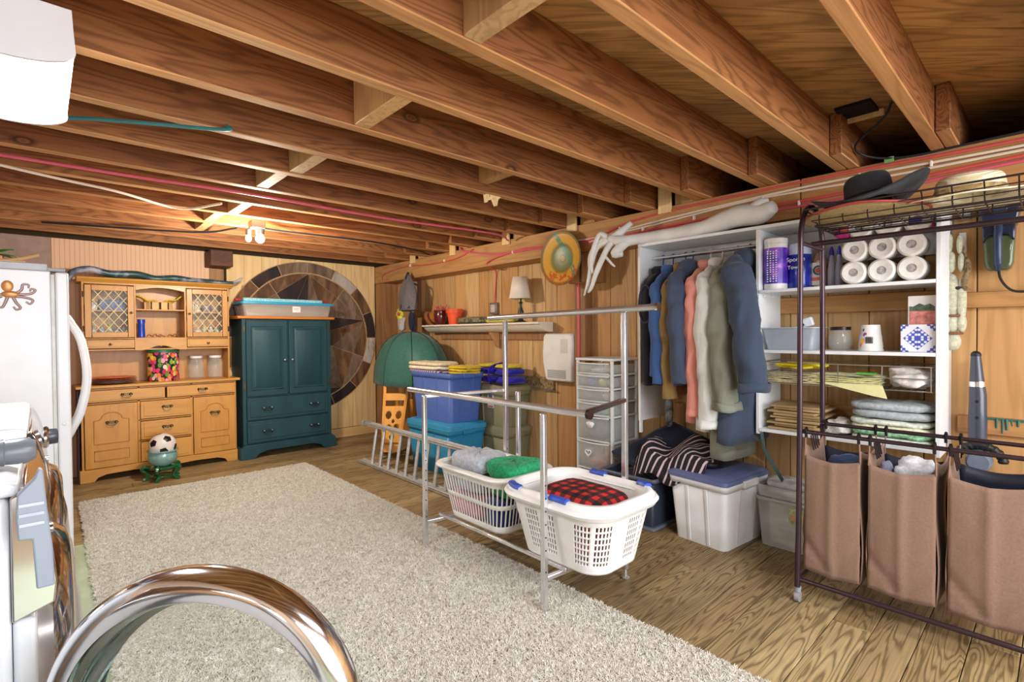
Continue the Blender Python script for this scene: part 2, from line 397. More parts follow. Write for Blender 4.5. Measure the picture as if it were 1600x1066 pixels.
# ================= left and rear of the room =================
glass=plain('clear_glass','#f4f8f8',.03,0,nz=0,trans=1,ior=1.15)
cabglass=plain('cabinet_glass','#eef2f4',.05,0,nz=0,alpha=.04,spec=.6)
def bail(parent,x,y,z,wd=.10,mat=None,nm='handle'):
    mb=MB(); h=wd/2
    for s in (-1,1):
        mb.lathe([(.001,0),(.014,.001),(.012,.006),(.004,.012),(.001,.013)],10,(x+s*h*.62,y,z+.004),'y')
        for i in range(len(mb.v)-50,len(mb.v)):
            v=mb.v[i]; mb.v[i]=(v[0],2*y-v[1],v[2])
    pl=[(-h,.004),(-h*.75,.018),(-h*.5,.008),(-h*.25,.020),(0,.012),(h*.25,.020),(h*.5,.008),(h*.75,.018),(h,.004),(h*.7,-.016),(h*.4,-.006),(0,-.014),(-h*.4,-.006),(-h*.7,-.016)]
    mb.prism([(x+a,z+b_) for a,b_ in pl],y-.003,y,'xz')
    mb.tube(bezier([(x-h*.62,y-.010,z+.004),(x-h*.55,y-.018,z-.016),(x,y-.020,z-.022),(x+h*.55,y-.018,z-.016),(x+h*.62,y-.010,z+.004)],4),.0035,6)
    return build(nm,mb,mat or brass,parent)
def knob(parent,x,y,z,r=.012,mat=None):
    mb=MB().lathe([(r*.5,0),(r*.45,r*.8),(r,r*1.2),(r*.9,r*1.8),(.001,r*2.1)],12,(x,y,z),'y')
    for i in range(len(mb.v)): v=mb.v[i]; mb.v[i]=(v[0],2*y-v[1],v[2])
    return build('knob',mb,mat or brass,parent)
# --- hutch: base unit and upper unit are one dresser ---
hu=thing('hutch','golden maple hutch with lattice glass doors between the fridge and the armoire','hutch')
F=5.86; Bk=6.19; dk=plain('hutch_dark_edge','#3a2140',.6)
mb=MB(); mb.box(.25,.268,F,Bk,.05,.83).box(1.472,1.49,F,Bk,.05,.83).box(.25,1.49,Bk-.012,Bk,.05,.83).box(.25,1.49,F+.01,Bk,.11,.13)
mb.box(.655,.675,F+.004,Bk,.12,.83).box(1.08,1.10,F+.004,Bk,.12,.83).box(.25,1.49,F+.004,F+.03,.69,.705).box(.25,1.49,F+.004,F+.03,.815,.832).box(.66,1.09,F+.004,F+.03,.505,.52).box(.66,1.09,F+.004,F+.03,.31,.325).box(.268,1.472,F+.03,Bk-.02,.80,.82)
build('base_body',mb,W_hutch,hu,bevel=.002,seg=1)
sk=[(.235,0),(.335,0),(.36,.035),(.42,.055),(.62,.06),(.87,.045),(1.12,.06),(1.31,.055),(1.375,.035),(1.40,0),(1.495,0),(1.495,.115),(.235,.115)]
build('skirt',MB().prism(sk,F-.008,F+.014,'xz').box(.235,.255,F,Bk,0,.115).box(1.475,1.495,F,Bk,0,.115),W_hutch_h,hu,bevel=.003)
build('countertop',MB().box(.215,1.525,F-.03,Bk,.834,.86),W_hutch_h,hu,bevel=.006)
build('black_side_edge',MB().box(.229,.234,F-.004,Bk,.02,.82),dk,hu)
for (a,b_) in ((.278,.868),(.885,1.478)):
    d=build('drawer',MB().box(a,b_,F-.014,F+.006,.710,.812).box(a+.02,b_-.02,F-.018,F-.013,.722,.800),W_hutch_h,hu,bevel=.004); bail(d,(a+b_)/2,F-.018,.763)
for (a,b_) in ((.525,.686),(.33,.50),(.125,.305)):
    d=build('drawer',MB().box(.676,1.08,F-.014,F+.006,a,b_).box(.70,1.056,F-.018,F-.013,a+.02,b_-.02),W_hutch_h,hu,bevel=.004); bail(d,.885,F-.018,(a+b_)/2+.015)
for (a,b_) in ((.272,.652),(1.103,1.476)):
    d=build('door',MB().box(a,b_,F-.014,F+.006,.12,.686),W_hutch,hu,bevel=.004)
    cx=(a+b_)/2; hw=.125
    ar=[(cx-hw,.335),(cx+hw,.335),(cx+hw,.545),(cx+hw*.72,.55)]+[(cx+hw*.6*math.cos(t*PI/8),.56+.055*math.sin(t*PI/8)) for t in range(0,9)]+[(cx-hw*.72,.55),(cx-hw,.545)]
    m_=MB().tube([(p,F-.015,q_) for p,q_ in ar],.005,6,closed=True); m_.tube([(cx-hw,F-.015,.185),(cx+hw,F-.015,.185),(cx+hw,F-.015,.275),(cx-hw,F-.015,.275)],.005,6,closed=True)
    build('panel_moulding',m_,plain('hutch_dark_moulding','#b97f36',.4),d); bail(d,cx,F-.016,.52)  # panel moulding coloured slightly darker than the door maple
F2=5.93; rf=.003
mb=MB()
mb.box(.272,.288,F2,Bk,.86,1.80).box(1.437,1.453,F2,Bk,.86,1.80).box(.272,1.453,Bk-.012,Bk,.86,1.80)
mb.box(.288,1.437,F2,Bk,1.168,1.183).box(.288,1.437,F2+.005,Bk-.01,1.272,1.285).box(.65,.664,F2,Bk,1.18,1.78).box(1.054,1.068,F2,Bk,1.18,1.78).box(.288,1.437,F2,Bk,1.775,1.80)
build('upper_body',mb,W_hutch,hu,bevel=.002,seg=1)
build('shelf',MB().box(.664,1.054,F2+.01,Bk-.012,1.545,1.558),W_hutch_h,hu,bevel=.002)
build('shelf',MB().box(.288,.65,F2+.04,Bk-.012,1.53,1.542),W_hutch_h,hu); build('shelf',MB().box(1.068,1.437,F2+.04,Bk-.012,1.53,1.542),W_hutch_h,hu)
build('cornice',MB().prism([(F2-.03,1.835),(F2-.035,1.822),(F2-.01,1.80),(F2,1.79),(Bk,1.79),(Bk,1.835)],.24,1.485,'yz'),W_hutch_h,hu,bevel=.003)
build('arched_rail',MB().prism([(.664,1.775),(.664,1.735)]+[(.664+.39*t/10,1.735+.03*math.sin(PI*t/10)) for t in range(1,10)]+[(1.054,1.735),(1.054,1.775)],F2-.004,F2+.012,'xz'),W_hutch_h,hu)
va=[(.65,1.285),(.65,1.165),(.70,1.165)]+[(.70+.15*t/6,1.165+.042*(1-math.cos(PI*t/6))/2) for t in range(1,7)]+[(.858,1.195)]+[(.866+.15*t/6,1.207-.042*(1-math.cos(PI*t/6))/2) for t in range(0,7)]+[(1.07,1.165),(1.07,1.285)]
build('scalloped_rail',MB().prism(va,F2-.008,F2+.01,'xz'),W_hutch_h,hu,bevel=.002)
for (a,b_,kx) in ((.292,.648,.628),(1.072,1.434,1.092)):
    z0,z1=1.29,1.765
    fr=MB(); s=.048; s1=s+.0
    fr.box(a,a+s,F2-.016,F2,z0,z1).box(b_-s,b_,F2-.016,F2,z0,z1).box(a+s,b_-s,F2-.016,F2,z0,z0+s).box(a+s,b_-s,F2-.016,F2,z1-s,z1)
    d=build('glass_door',fr,W_hutch,hu,bevel=.003)
    gx0,gx1,gz0,gz1=a+s,b_-s,z0+s,z1-s
    build('pane',MB().box(gx0,gx1,F2-.008,F2-.006,gz0,gz1),cabglass,d)
    la=MB(); n=4; W_=gx1-gx0; H=gz1-gz0; st=W_/3.5
    def seg(p,q_):
        la.tube([(p[0],F2-.010,p[1]),(q_[0],F2-.010,q_[1])],.0042,5)
    sl=1.35
    k=-H/sl
    while k<W_+H/sl:
        for sgn in (1,-1):
            # line x = k + sgn*(z)/sl
            pts=[]
            for t in range(0,41):
                zz=H*t/40; xx=(k+zz/sl) if sgn>0 else (k+H/sl-zz/sl)
                if 0<=xx<=W_: pts.append((gx0+xx,gz0+zz))
            if len(pts)>1: seg(pts[0],pts[-1])
        k+=st
    build('lattice',la,plain('lattice_gold','#e6d9a8',.4,.1),d); knob(d,kx,F2-.016,1.52,.011)
    d=build('drawer',MB().box(a,b_,F2-.014,F2,1.190,1.268).box(a+.015,b_-.015,F2-.018,F2-.013,1.203,1.256),W_hutch_h,hu,bevel=.003); knob(d,(a+b_)/2,F2-.018,1.228,.012)
for zz in (1.68,1.37): build('hinge',MB().cyl((.285,F2-.012,zz-.025),(.285,F2-.012,zz+.025),.006,8),brass,hu); build('hinge',MB().cyl((1.443,F2-.012,zz-.025),(1.443,F2-.012,zz+.025),.006,8),brass,hu)
# things on and in the hutch
def simple(name,mb,mat,label,cat,group=None,**k): return tag(build(name,mb,mat,**k),label,cat,group)
def off(o,x,y,z): o.location=(x,y,z); return o
for i,(r,z,c,l) in enumerate(((.175,.861,'#8d6a5c','brown round tray at the bottom of the plate stack on the hutch counter'),(.170,.873,'#a07a6e','grey-brown plate in the middle of the stack on the hutch counter'),(.172,.888,'#c8583c','orange-red plate second from the top of the stack on the hutch counter'),(.165,.903,'#cf5f45','topmost coral red plate of the stack on the hutch counter'))):
    off(simple('plate',MB().lathe([(.001,.004),(r*.62,.004),(r*.8,.010),(r,.016),(r,.019),(r*.78,.013),(r*.6,.008),(.001,.008)],32),plain('plate%d'%i,c,.35),l,'plate','plates stacked on the hutch counter'),.50,6.01,z)
m,nt,b=newmat('tulip_print'); v=coords(nt,(1,1,.75),rnd=False)
vo=nt.nodes.new('ShaderNodeTexVoronoi'); vo.inputs['Scale'].default_value=34; nt.links.new(v,vo.inputs['Vector'])
hs=ramp(nt,[(0,'#e4476e'),(.14,'#f08a3c'),(.28,'#f0a0b4'),(.42,'#5f9a3c'),(.55,'#e8d24a'),(.68,'#c2306c'),(.8,'#8fb04a'),(.9,'#f4dcd0')],mathn(nt,'FRACT',mathn(nt,'MULTIPLY',nt.nodes.new('ShaderNodeSeparateColor').outputs[0],1)),'CONSTANT')
sc_=[n for n in nt.nodes if n.type=='SEPARATE_COLOR'][0]; nt.links.new(vo.outputs['Color'],sc_.inputs[0])
nt.links.new(mixc(nt,ramp(nt,[(.56,'#000000'),(.66,'#ffffff')],vo.outputs['Distance']),hs,'#1c2a24'),b.inputs['Base Color']); b.inputs['Roughness'].default_value=.3
t=thing('canister','tall oval canister printed with bright tulips and a dark green lid on the hutch counter','canister',(.885,6.02,.861))
build('body',MB().lathe([(.115,0),(.118,.004),(.118,.285),(.115,.288)],32,sx=1.12,sy=.85),m,t); build('lid',MB().lathe([(.121,.280),(.122,.302),(.11,.306),(.001,.306)],32,sx=1.12,sy=.85),plain('lid_green','#1f6a4a',.3),t)
jl=plain('jar_lid_white','#e6e9ee',.35); jglass=plain('jar_glass','#dfe8e4',.04,0,nz=0,alpha=.13,spec=.9,coat=.3)
for x,y,l in ((1.175,6.08,'empty glass jar with white lid beside the tulip canister on the hutch'),(1.345,6.06,'empty glass jar with white lid at the right end of the hutch counter')):
    t=thing('glass_jar',l,'jar',(x,y,.861),0,'glass jars on the hutch')
    build('body',MB().lathe([(.001,0),(.065,0),(.073,.01),(.075,.12),(.073,.16),(.055,.195),(.053,.215),(.050,.215),(.051,.195),(.069,.158),(.071,.12),(.069,.012),(.001,.006)],28),jglass,t); build('lid',MB().lathe([(.057,.208),(.058,.228),(.05,.232),(.001,.232)],24),jl,t)
t=thing('basket','small splint basket lined with yellow cloth on the open shelf of the hutch','basket',(.86,6.05,1.559))
mb=MB(); 
for i in range(10):
    a=2*PI*i/10; mb.obox(Vector((.115*math.cos(a),.07*math.sin(a),.038)),(.055,.006,.076),Matrix.Rotation(a+PI/2,3,'Z'))
build('slats',mb,W_pine,t); build('rim',MB().lathe([(.12,.07),(.126,.07),(.126,.082),(.12,.082)],28,sy=.64,cap0=False,cap1=False),W_hutch_h,t)
def banana(u,v):
    x=(u-.5)*.36; return (x,(v-.5)*.12,.078+.05*(abs(u-.5)*2)**2-.03*(1-abs(v-.5)*2)*(.3)+.008*math.sin(u*20))
build('cloth',MB().grid(banana,24,6),fabric('yellow_cloth','#d8c022'),t,solid=.01)
simple('bottle',MB().lathe([(.001,0),(.03,0),(.031,.01),(.028,.13),(.033,.16),(.031,.175),(.001,.178)],20),plain('cobalt_glass','#1440b8',.12,nz=.05,coat=1),'cobalt blue bottle on the lower open shelf of the hutch','bottle').location=(.715,6.03,1.286)
mb=MB()
for i,(x,s_) in enumerate(((.78,1),(.83,1.3),(.87,1.1),(.95,1),(.99,1.2))):
    mb.tube(bezier([(x-.03*s_,6.0,1.293),(x-.01,6.0,1.305+.01*s_),(x+.01,6.01,1.30),(x+.03*s_,6.02,1.296)],4),[.004]*6+[.006]*7,6)
simple('driftwood_twig',mb,plain('twig','#8a5a34',.7),'little brown driftwood twigs laid along the lower open shelf of the hutch','twig')
simple('figurine',MB().tube(bezier([(1.0,6.03,1.286),(1.01,6.03,1.31),(1.03,6.03,1.33),(1.045,6.03,1.36)],4),[.012,.011,.01,.008,.007,.007,.006,.006,.007,.009,.008,.006,.004],8),plain('pewter','#8b7a6c',.35,.7),'small silver bird figurine on the right of the open hutch shelf','figurine')
def cup(x,z,prof,col,label,cat='bottle',rough=.3,y=6.06,capc=None):
    t=thing(cat.replace(' ','_'),label,cat,(x,y,z),0,'small bottles and jars behind the hutch glass')
    build('body',MB().lathe(prof,16),plain('cup%s%s'%(x,z),col,rough,nz=.1,nscale=40),t)
    if capc: h=prof[-1][1]; build('cap',MB().lathe([(.014,h-.004),(.015,h+.018),(.001,h+.02)],12),plain('cap%s%s'%(x,z),capc,.4),t)
BT=[(.001,0),(.024,0),(.026,.01),(.024,.07),(.012,.095),(.011,.11),(.001,.111)]; PT=[(.001,0),(.033,0),(.04,.03),(.034,.07),(.026,.075),(.001,.076)]
VS=[(.001,0),(.018,0),(.03,.04),(.015,.09),(.024,.12),(.001,.122)]
for a in ((.36,1.286,VS,'#d9d4c8','white fluted cup at the left of the lower hutch cupboard','cup'),(.42,1.286,BT,'#9fb2c8','pale blue bottle second from the left behind the left hutch glass','bottle'),(.475,1.286,BT,'#c8d4c0','bottle with lime green cap behind the left hutch glass','bottle','#9bc23a'),(.53,1.286,PT,'#7d8fb4','slate blue pot behind the left hutch glass','pot'),(.58,1.286,BT,'#c9c2b8','bottle with red cap at the right behind the left hutch glass','bottle','#c8402c'),
          (.36,1.543,PT,'#e8e6ea','white china teapot on the upper shelf behind the left hutch glass','teapot'),(1.14,1.543,BT,'#e9e2d4','cream candle at the left of the upper shelf behind the right hutch glass','candle'),(1.19,1.543,BT,'#efe8da','tall ivory candle on the upper shelf behind the right hutch glass','candle'),(1.27,1.543,PT,'#8a8f9c','grey pot in the middle of the upper right hutch cupboard','pot'),(1.34,1.543,PT,'#a58a8a','dusky pink pot at the right of the upper right hutch cupboard','pot'),
          (1.14,1.286,BT,'#c89a9a','rosy bottle at the left behind the right hutch glass','bottle'),(1.19,1.286,PT,'#e4eaea','round silver pot behind the right hutch glass','pot'),(1.25,1.286,BT,'#cfd39a','pale yellow bottle behind the right hutch glass','bottle'),(1.31,1.286,BT,'#ecebe6','white bottle with silver cap behind the right hutch glass','bottle','#8f9aa8'),(1.365,1.286,BT,'#9fc0b4','teal bottle with red cap behind the right hutch glass','bottle','#c83c3c')):
    cup(a[0],a[1],a[2],a[3],a[4],a[5],capc=a[6] if len(a)>6 else None)
simple('box',MB().box(.40,.60,6.0,6.12,1.543,1.64),plain('blue_tin','#5c78b0',.4),'blue box on the upper shelf behind the left hutch glass','box',bevel=.005)
# snake carving draped along the cornice
pts=bezier([(.19,5.99,1.80),(.215,5.95,1.87),(.33,5.93,1.905),(.48,5.95,1.875),(.68,5.97,1.885),(.82,5.95,1.85),(.98,5.97,1.868),(1.12,5.95,1.853),(1.30,5.97,1.852),(1.44,5.95,1.848),(1.52,5.94,1.865),(1.59,5.93,1.915)],5)
n=len(pts); snm,nt,b=newmat('snake_paint'); v=coords(nt,(1,1,1),rnd=False); nz_=noise(nt,v,7,3,.5)
nt.links.new(ramp(nt,[(.38,'#27483a'),(.5,'#2e4a52'),(.56,'#6c7488'),(.66,'#a9a6b4')],nz_),b.inputs['Base Color']); b.inputs['Roughness'].default_value=.35
simple('carved_snake',MB().tube(pts,[.012+.022*math.sin(PI*min(1,(i+2)/n*1.1))**.5*(1 if i<n*.8 else (n-i)/(n*.2)) if i<n*.98 else .003 for i in range(n)],10),snm,'long dark green and grey carved wooden snake lying along the top of the hutch','carving')
# --- plant pot with ball on stand ---
t=thing('plant_stand','low dark green carved stand with five curled legs in front of the hutch','stand',(.80,5.56,0))
gg=plain('green_lacquer','#0f5a34',.15,nz=.08,coat=1)
build('top_ring',MB().lathe([(.055,.10),(.105,.10),(.11,.112),(.105,.122),(.055,.122)],32),gg,t)
build('lower_ring',MB().tube([(.085*math.cos(a),.085*math.sin(a),.035) for a in [2*PI*i/24 for i in range(24)]],.008,8,closed=True),gg,t)
for i in range(5):
    a=2*PI*i/5+.5; ca,sa=math.cos(a),math.sin(a)
    build('leg',MB().tube([(r*ca,r*sa,z) for r,z in [(p.x,p.z) for p in bezier([(.09,0,.112),(.135,0,.125),(.155,0,.10),(.125,0,.07),(.10,0,.04),(.125,0,.015),(.15,0,.012)],4)]],[.016]*8+[.013]*8+[.016]*9,8),gg,t)
t=thing('plant_pot','pale turquoise glazed pot on the green stand, holding the football','pot',(.80,5.56,.122))
build('bowl',MB().lathe([(.001,0),(.06,0),(.09,.02),(.115,.06),(.117,.10),(.108,.128),(.122,.135),(.122,.145),(.100,.145),(.10,.10),(.06,.02),(.001,.02)],32),plain('turquoise_glaze','#7fa6a4',.15,nz=.1,nscale=20,coat=.8),t)
t=thing('football','white football with black pentagons resting in the turquoise pot','ball',(.80,5.56,.305))
R_=.108; build('shell',MB().sphere((0,0,0),R_,28,20),plain('football_white','#dcd6d2',.35),t)
ph=(1+5**.5)/2; ico=[]
for a in (-1,1):
    for b_ in (-ph,ph): ico+= [(0,a,b_),(a,b_,0),(b_,0,a)]
rot=Matrix.Rotation(.35,3,'X')@Matrix.Rotation(.5,3,'Z'); fk=plain('football_black','#1d1416',.35)
for c in ico:
    c=(rot@Vector(c)).normalized(); x=c.orthogonal().normalized(); nb=[(rot@Vector(d)).normalized() for d in ico]
    nbr=sorted(nb,key=lambda d:-d.dot(c))[1]; x=(nbr-c*nbr.dot(c)).normalized(); y=c.cross(x)
    ring=[(c+x*.34*math.cos(2*PI*k/5)+y*.34*math.sin(2*PI*k/5)) for k in range(5)]
    out=[ring[k].lerp(ring[(k+1)%5],tt).normalized() for k in range(5) for tt in (0,.5)]
    mid=[(c*.5+p*.5).normalized() for p in out]
    vs=[c*R_*1.008]+[p*R_*1.008 for p in mid]+[p*R_*1.006 for p in out]+[p*R_*.985 for p in out]
    build('black_patch',MB().add(vs,[(0,k+1,(k+1)%10+1) for k in range(10)]+[(k+1,11+k,11+(k+1)%10,(k+1)%10+1) for k in range(10)]+[(11+k,21+k,21+(k+1)%10,11+(k+1)%10) for k in range(10)]),fk,t)
# --- armoire ---
am=wood('armoire_paint','#264b54','#1f4049','#17323b',2,14,1.2,3,.12,0,.45,.2,spec=.3); amh=am
ar=thing('armoire','dark blue-green painted armoire with two doors, two drawers and an orange wooden top','armoire')
F=5.79; Bk=6.185
build('body',MB().box(1.535,2.475,F+.01,Bk,.10,1.472),am,ar,bevel=.004)
build('corner_stile',MB().box(1.535,1.57,F,F+.012,.15,1.472),am,ar,bevel=.003); build('corner_stile',MB().box(2.43,2.475,F,F+.012,.15,1.472),am,ar,bevel=.003)
build('top',MB().box(1.49,2.52,F-.03,Bk,1.473,1.503),wood('orange_oak','#d8873a','#c87428','#8c4a18',0,8,1.2,3,.25,0,.3,.1,spec=.5),ar,bevel=.009,seg=3)
build('plinth',MB().prism([(1.50,0),(1.64,0),(1.68,.045),(1.76,.07),(2.26,.07),(2.34,.045),(2.38,0),(2.52,0),(2.52,.10),(2.49,.135),(2.47,.15),(1.54,.15),(1.525,.135),(1.50,.10)],F-.03,F+.02,'xz').box(1.50,1.53,F,Bk,0,.12).box(2.49,2.52,F,Bk,0,.12),am,ar,bevel=.006)
for (a,b_,kx) in ((1.572,1.985,1.955),(2.003,2.428,2.035)):
    d=build('door',MB().box(a,b_,F-.016,F+.008,.655,1.455),am,ar,bevel=.004)
    build('raised_panel',MB().taper((a+b_)/2,0,0,.014,b_-a-.12,.64,b_-a-.17,.59,1,.001).xf(Matrix.Translation((0,F-.015,1.055))@Matrix.Rotation(PI/2,4,'X')),am,d,bevel=.003)
    build('frame_bead',MB().tube([(a+.05,F-.016,.72),(b_-.05,F-.016,.72),(b_-.05,F-.016,1.39),(a+.05,F-.016,1.39)],.006,6,closed=True),am,d)
    knob(d,kx,F-.016,1.03,.015,plain('pewter_knob','#8f9698',.3,.8))
for hz in (1.37,.76):
    for hx in (1.555,2.45): build('hinge',MB().box(hx-.008,hx+.008,F-.006,F,hz-.035,hz+.035),brass,ar,bevel=.002)
pst=plain('pewter_stud','#aab0b2',.3,.8)
for (a,b_) in ((.405,.635),(.165,.39)):
    d=build('drawer',MB().box(1.572,2.428,F-.016,F+.008,a,b_).box(1.60,2.40,F-.022,F-.014,a+.03,b_-.03),am,ar,bevel=.006)
    for hx in (1.77,2.27):
        bail(d,hx,F-.022,(a+b_)/2,.13,plain('dark_pull','#3e4a50',.3,.8))
        for s in (-1,1): build('pull_stud',MB().sphere((hx+s*.04,F-.035,(a+b_)/2+.008),.010,8,6),pst,d)
# storage box on the armoire
t=thing('storage_box','clear flat storage box with a bright blue lid on top of the armoire','storage box',(2.02,5.97,1.504))
cb=plain('clear_plastic_tinted','#cfc4b8',.15,nz=.02,alpha=.45)
build('body',MB().taper(0,0,0,.13,.90,.34,.95,.37,3,.03,cap=False),cb,t,solid=.003); build('lid',MB().taper(0,0,.128,.155,.985,.39,.975,.385,3,.03),plain('sky_blue_lid','#2fa0d2',.35),t,bevel=.004)
build('label_sticker',MB().box(.03,.115,-.188,-.184,.045,.11),plain('white_sticker','#efeae8',.5),t)
build('sticker_print',MB().box(.042,.10,-.190,-.188,.085,.09).box(.042,.09,-.190,-.188,.07,.074),plain('red_print','#d0607a',.5,nz=0),t)
def lump(name,cx,cy,cz,sx,sy,sz,mat,label,cat,seed=0,group=None,nu=28,nv=20,amp=.25,parent=None):
    from mathutils import noise as mn
    mb=MB()
    def f(u,v):
        a=2*PI*u; p=(v-.5)*PI; x,y,z=math.cos(a)*math.cos(p),math.sin(a)*math.cos(p),math.sin(p)
        q_=mn.noise(Vector((x*1.6+seed,y*1.6,z*1.6)))*amp+mn.noise(Vector((x*4+seed,y*4,z*4)))*amp*.4
        e=lambda c: math.copysign(abs(c)**.7,c)
        return (e(x)*sx*(1+q_),e(y)*sy*(1+q_),max(-sz,e(z)*sz*(1+q_)))
    mb.grid(f,nu,nv)
    o=build(name,mb,mat,parent,sharp=180,loc=(cx,cy,cz))
    return tag(o,label,cat,group) if label else o
lump('folded_cloth',1.83,5.97,1.57,.24,.12,.045,fabric('papers','#b9a590'),'bundle of tan papers inside the clear box on the armoire','cloth',3)
lump('folded_cloth',2.28,5.97,1.57,.13,.12,.045,fabric('papers2','#9a8aa0'),'bundle of mauve cloth inside the clear box on the armoire','cloth',5)
m,nt,b=newmat('floral_wrap'); vo=nt.nodes.new('ShaderNodeTexVoronoi'); vo.inputs['Scale'].default_value=60; nt.links.new(coords(nt,(1,1,1),rnd=False),vo.inputs['Vector'])
nt.links.new(mixc(nt,ramp(nt,[(.2,'#ffffff'),(.35,'#000000')],vo.outputs['Distance']),'#8fd0dc','#eaf3f0'),b.inputs['Base Color'])
t=thing('wrapping_roll','pale turquoise patterned flat roll with red ends lying on the blue lid','roll',(2.03,5.93,1.66))
build('roll',MB().box(-.45,.40,-.05,.07,0,.042),m,t,bevel=.014,seg=3); 
for s,x in ((-1,-.46),(1,.41)): build('red_end',MB().cyl((x,0,.02),(x+s*.06,0,.02),.016,12),plain('red_end','#b03430',.4),t)
# --- cowhide medallion ---
md=thing('hide_medallion','big round patchwork cowhide medallion on the pine wall behind the armoire','wall hanging',(2.36,BY-.002,1.27))
build('backing',MB().lathe([(.905,0),(.905,-.006),(.001,-.006)],64,(0,0,0),'y'),fabric('hide_seam','#b99872'),md)
def hide(name,c1,c2,c3):
    m,nt,b=newmat(name); n1=noise(nt,coords(nt,(1,1,.35)),5,5,.65,1.2); n2=noise(nt,coords(nt,(1,1,.2)),60,2,.6)
    c=ramp(nt,[(.3,c1),(.48,c2),(.62,c3),(.75,c2)],n1); nt.links.new(mixc(nt,mathn(nt,'MULTIPLY',n2,.45),c,c1),b.inputs['Base Color'])
    b.inputs['Roughness'].default_value=.75; b.inputs['Sheen Weight'].default_value=.3; bump(nt,b,n2,.3,.004); return m
HB=hide('brindle_hide','#38200f','#6e4a2c','#96704a'); HG=hide('grey_brown_hide','#4a3828','#7e6450','#9a8470'); HD=hide('dark_hide','#170e10','#2c1818','#4a2c20'); HW=hide('pale_hide','#8a8078','#b8aca2','#cdc4bc'); HS=hide('spotted_hide','#2a1a12','#e8e0d6','#f0eae2')
def patch(poly,mat,sh=.004):
    cx=sum(p[0] for p in poly)/len(poly); cz=sum(p[1] for p in poly)/len(poly)
    out=[]
    for x,z in poly:
        d=math.hypot(x-cx,z-cz); k=max(0,(d-sh)/d) if d>0 else 1; out.append((cx+(x-cx)*k-cx,cz+(z-cz)*k-cz))
    o=build('hide_patch',MB().prism(out,-.012,-.006,'xz'),mat,md,bevel=.002,seg=1); o.location=(cx,0,cz)
pc=lambda r,a:(r*math.cos(math.radians(a)),r*math.sin(math.radians(a)))
for i in range(16):
    a0=22.5*i-1; mt={1:HB,2:HW,0:HD,15:HS,14:HB,13:HD,12:HD,3:HG,4:HG,5:HD,6:HB,7:HD,8:HB,11:HD}.get(i,HG)
    patch([pc(.9,a0+22.5*t/6) for t in range(7)]+[pc(.775,a0+22.5*t/6) for t in range(6,-1,-1)],mt,.005)
for k in range(5):
    A=16+72*k; tip=pc(.765,A); mats=[HB,HG,HB,HD,HG]
    vl,vr=pc(.33,A+36),pc(.33,A-36); patch([(0,0),vr,tip],mats[k],.004); patch([(0,0),tip,vl],mats[(k+2)%5] if k!=0 else HD,.004)
    nx=pc(.765,A+72); mid=pc(.62,A+36)
    patch([tip]+[pc(.765,A+36*t/5) for t in range(1,5)]+[pc(.765,A+36),mid],[HG,HB,HD,HB,HG][k],.004)
    patch([pc(.765,A+36+36*t/5) for t in range(0,5)]+[nx,mid],[HB,HB,HG,HD,HB][k],.004)
    patch([tip,mid,vl],[HG,HD,HB,HG,HB][k],.004); patch([mid,nx,vl],[HB,HG,HD,HB,HG][k],.004)
# --- fridge ---
t=thing('fridge','white refrigerator with long curved handles, left of the hutch','refrigerator')
fw=plain('fridge_white','#dfe1e6',.3,nz=.01)
build('cabinet',MB().box(-.62,.042,3.51,4.40,.02,1.635),fw,t,bevel=.006); build('top_cap',MB().box(-.62,.03,3.52,4.39,1.636,1.672),plain('fridge_cap','#b4b6bc',.45),t,bevel=.004)
build('gasket',MB().box(.043,.058,3.53,4.38,.06,1.62),plain('gasket','#cfcfca',.6),t)
for a,b_ in ((3.51,3.945),(3.955,4.40)):
    d=build('door',MB().box(.059,.112,a,b_,.05,1.632),fw,t,bevel=.010,seg=3)
    hy=b_-.05 if a<3.6 else a+.05
    build('handle',MB().tube(bezier([(.11,hy,1.42),(.135,hy,1.37),(.175,hy,1.28),(.198,hy,1.12),(.195,hy,1.0),(.165,hy,.85),(.135,hy,.78),(.108,hy,.72)],5),[.016]+[.019]*34+[.016],12),fw,d)
build('hinge_cover',MB().box(-.02,.10,3.54,3.62,1.637,1.655),plain('hinge_grey','#9a9ca2',.5),t,bevel=.003)
build('badge',MB().lathe([(.001,.004),(.012,.004),(.012,0)],14,(.085,3.508,.85),'y'),chrome,t)
o=simple('octopus_magnet',MB(),brass,'x','x'); bpy.data.objects.remove(o)
t=thing('octopus_magnet','copper-coloured octopus magnet with curled grey tentacles on the side of the fridge','magnet',(-.115,3.505,1.505))
cpm=plain('copper_enamel','#c8884e',.35,.3); tm=plain('tentacle_bronze','#8a6e68',.4,.3)
build('head',MB().sphere((.0,0,.045),.022,14,10,(1,.3,1.25)),cpm,t); build('body',MB().sphere((.01,0,.005),.028,14,10,(1.2,.3,.6)),cpm,t)
for pts in (((.03,0,.01),(.05,0,.03),(.055,0,.055),(.075,0,.055),(.075,0,.038)),((.03,0,.005),(.07,0,.008),(.09,0,.015),(.10,0,.03),(.085,0,.035),(.08,0,.022)),((.03,0,-.005),(.06,0,-.008),(.09,0,-.02),(.08,0,-.04),(.065,0,-.03)),((.02,0,-.01),(.03,0,-.035),(.045,0,-.06),(.03,0,-.07),(.02,0,-.055)),((.0,0,-.01),(-.01,0,-.04),(-.02,0,-.06),(-.035,0,-.055),(-.03,0,-.04)),((-.02,0,.0),(-.05,0,.01),(-.06,0,.03),(-.05,0,.04)),((-.02,0,-.005),(-.05,0,-.02),(-.07,0,-.01),(-.065,0,.005))):
    p=bezier(pts,4); build('tentacle',MB().tube(p,[.0065*(1-.5*i/len(p)) for i in range(len(p))],6,flat=.5),tm,t)
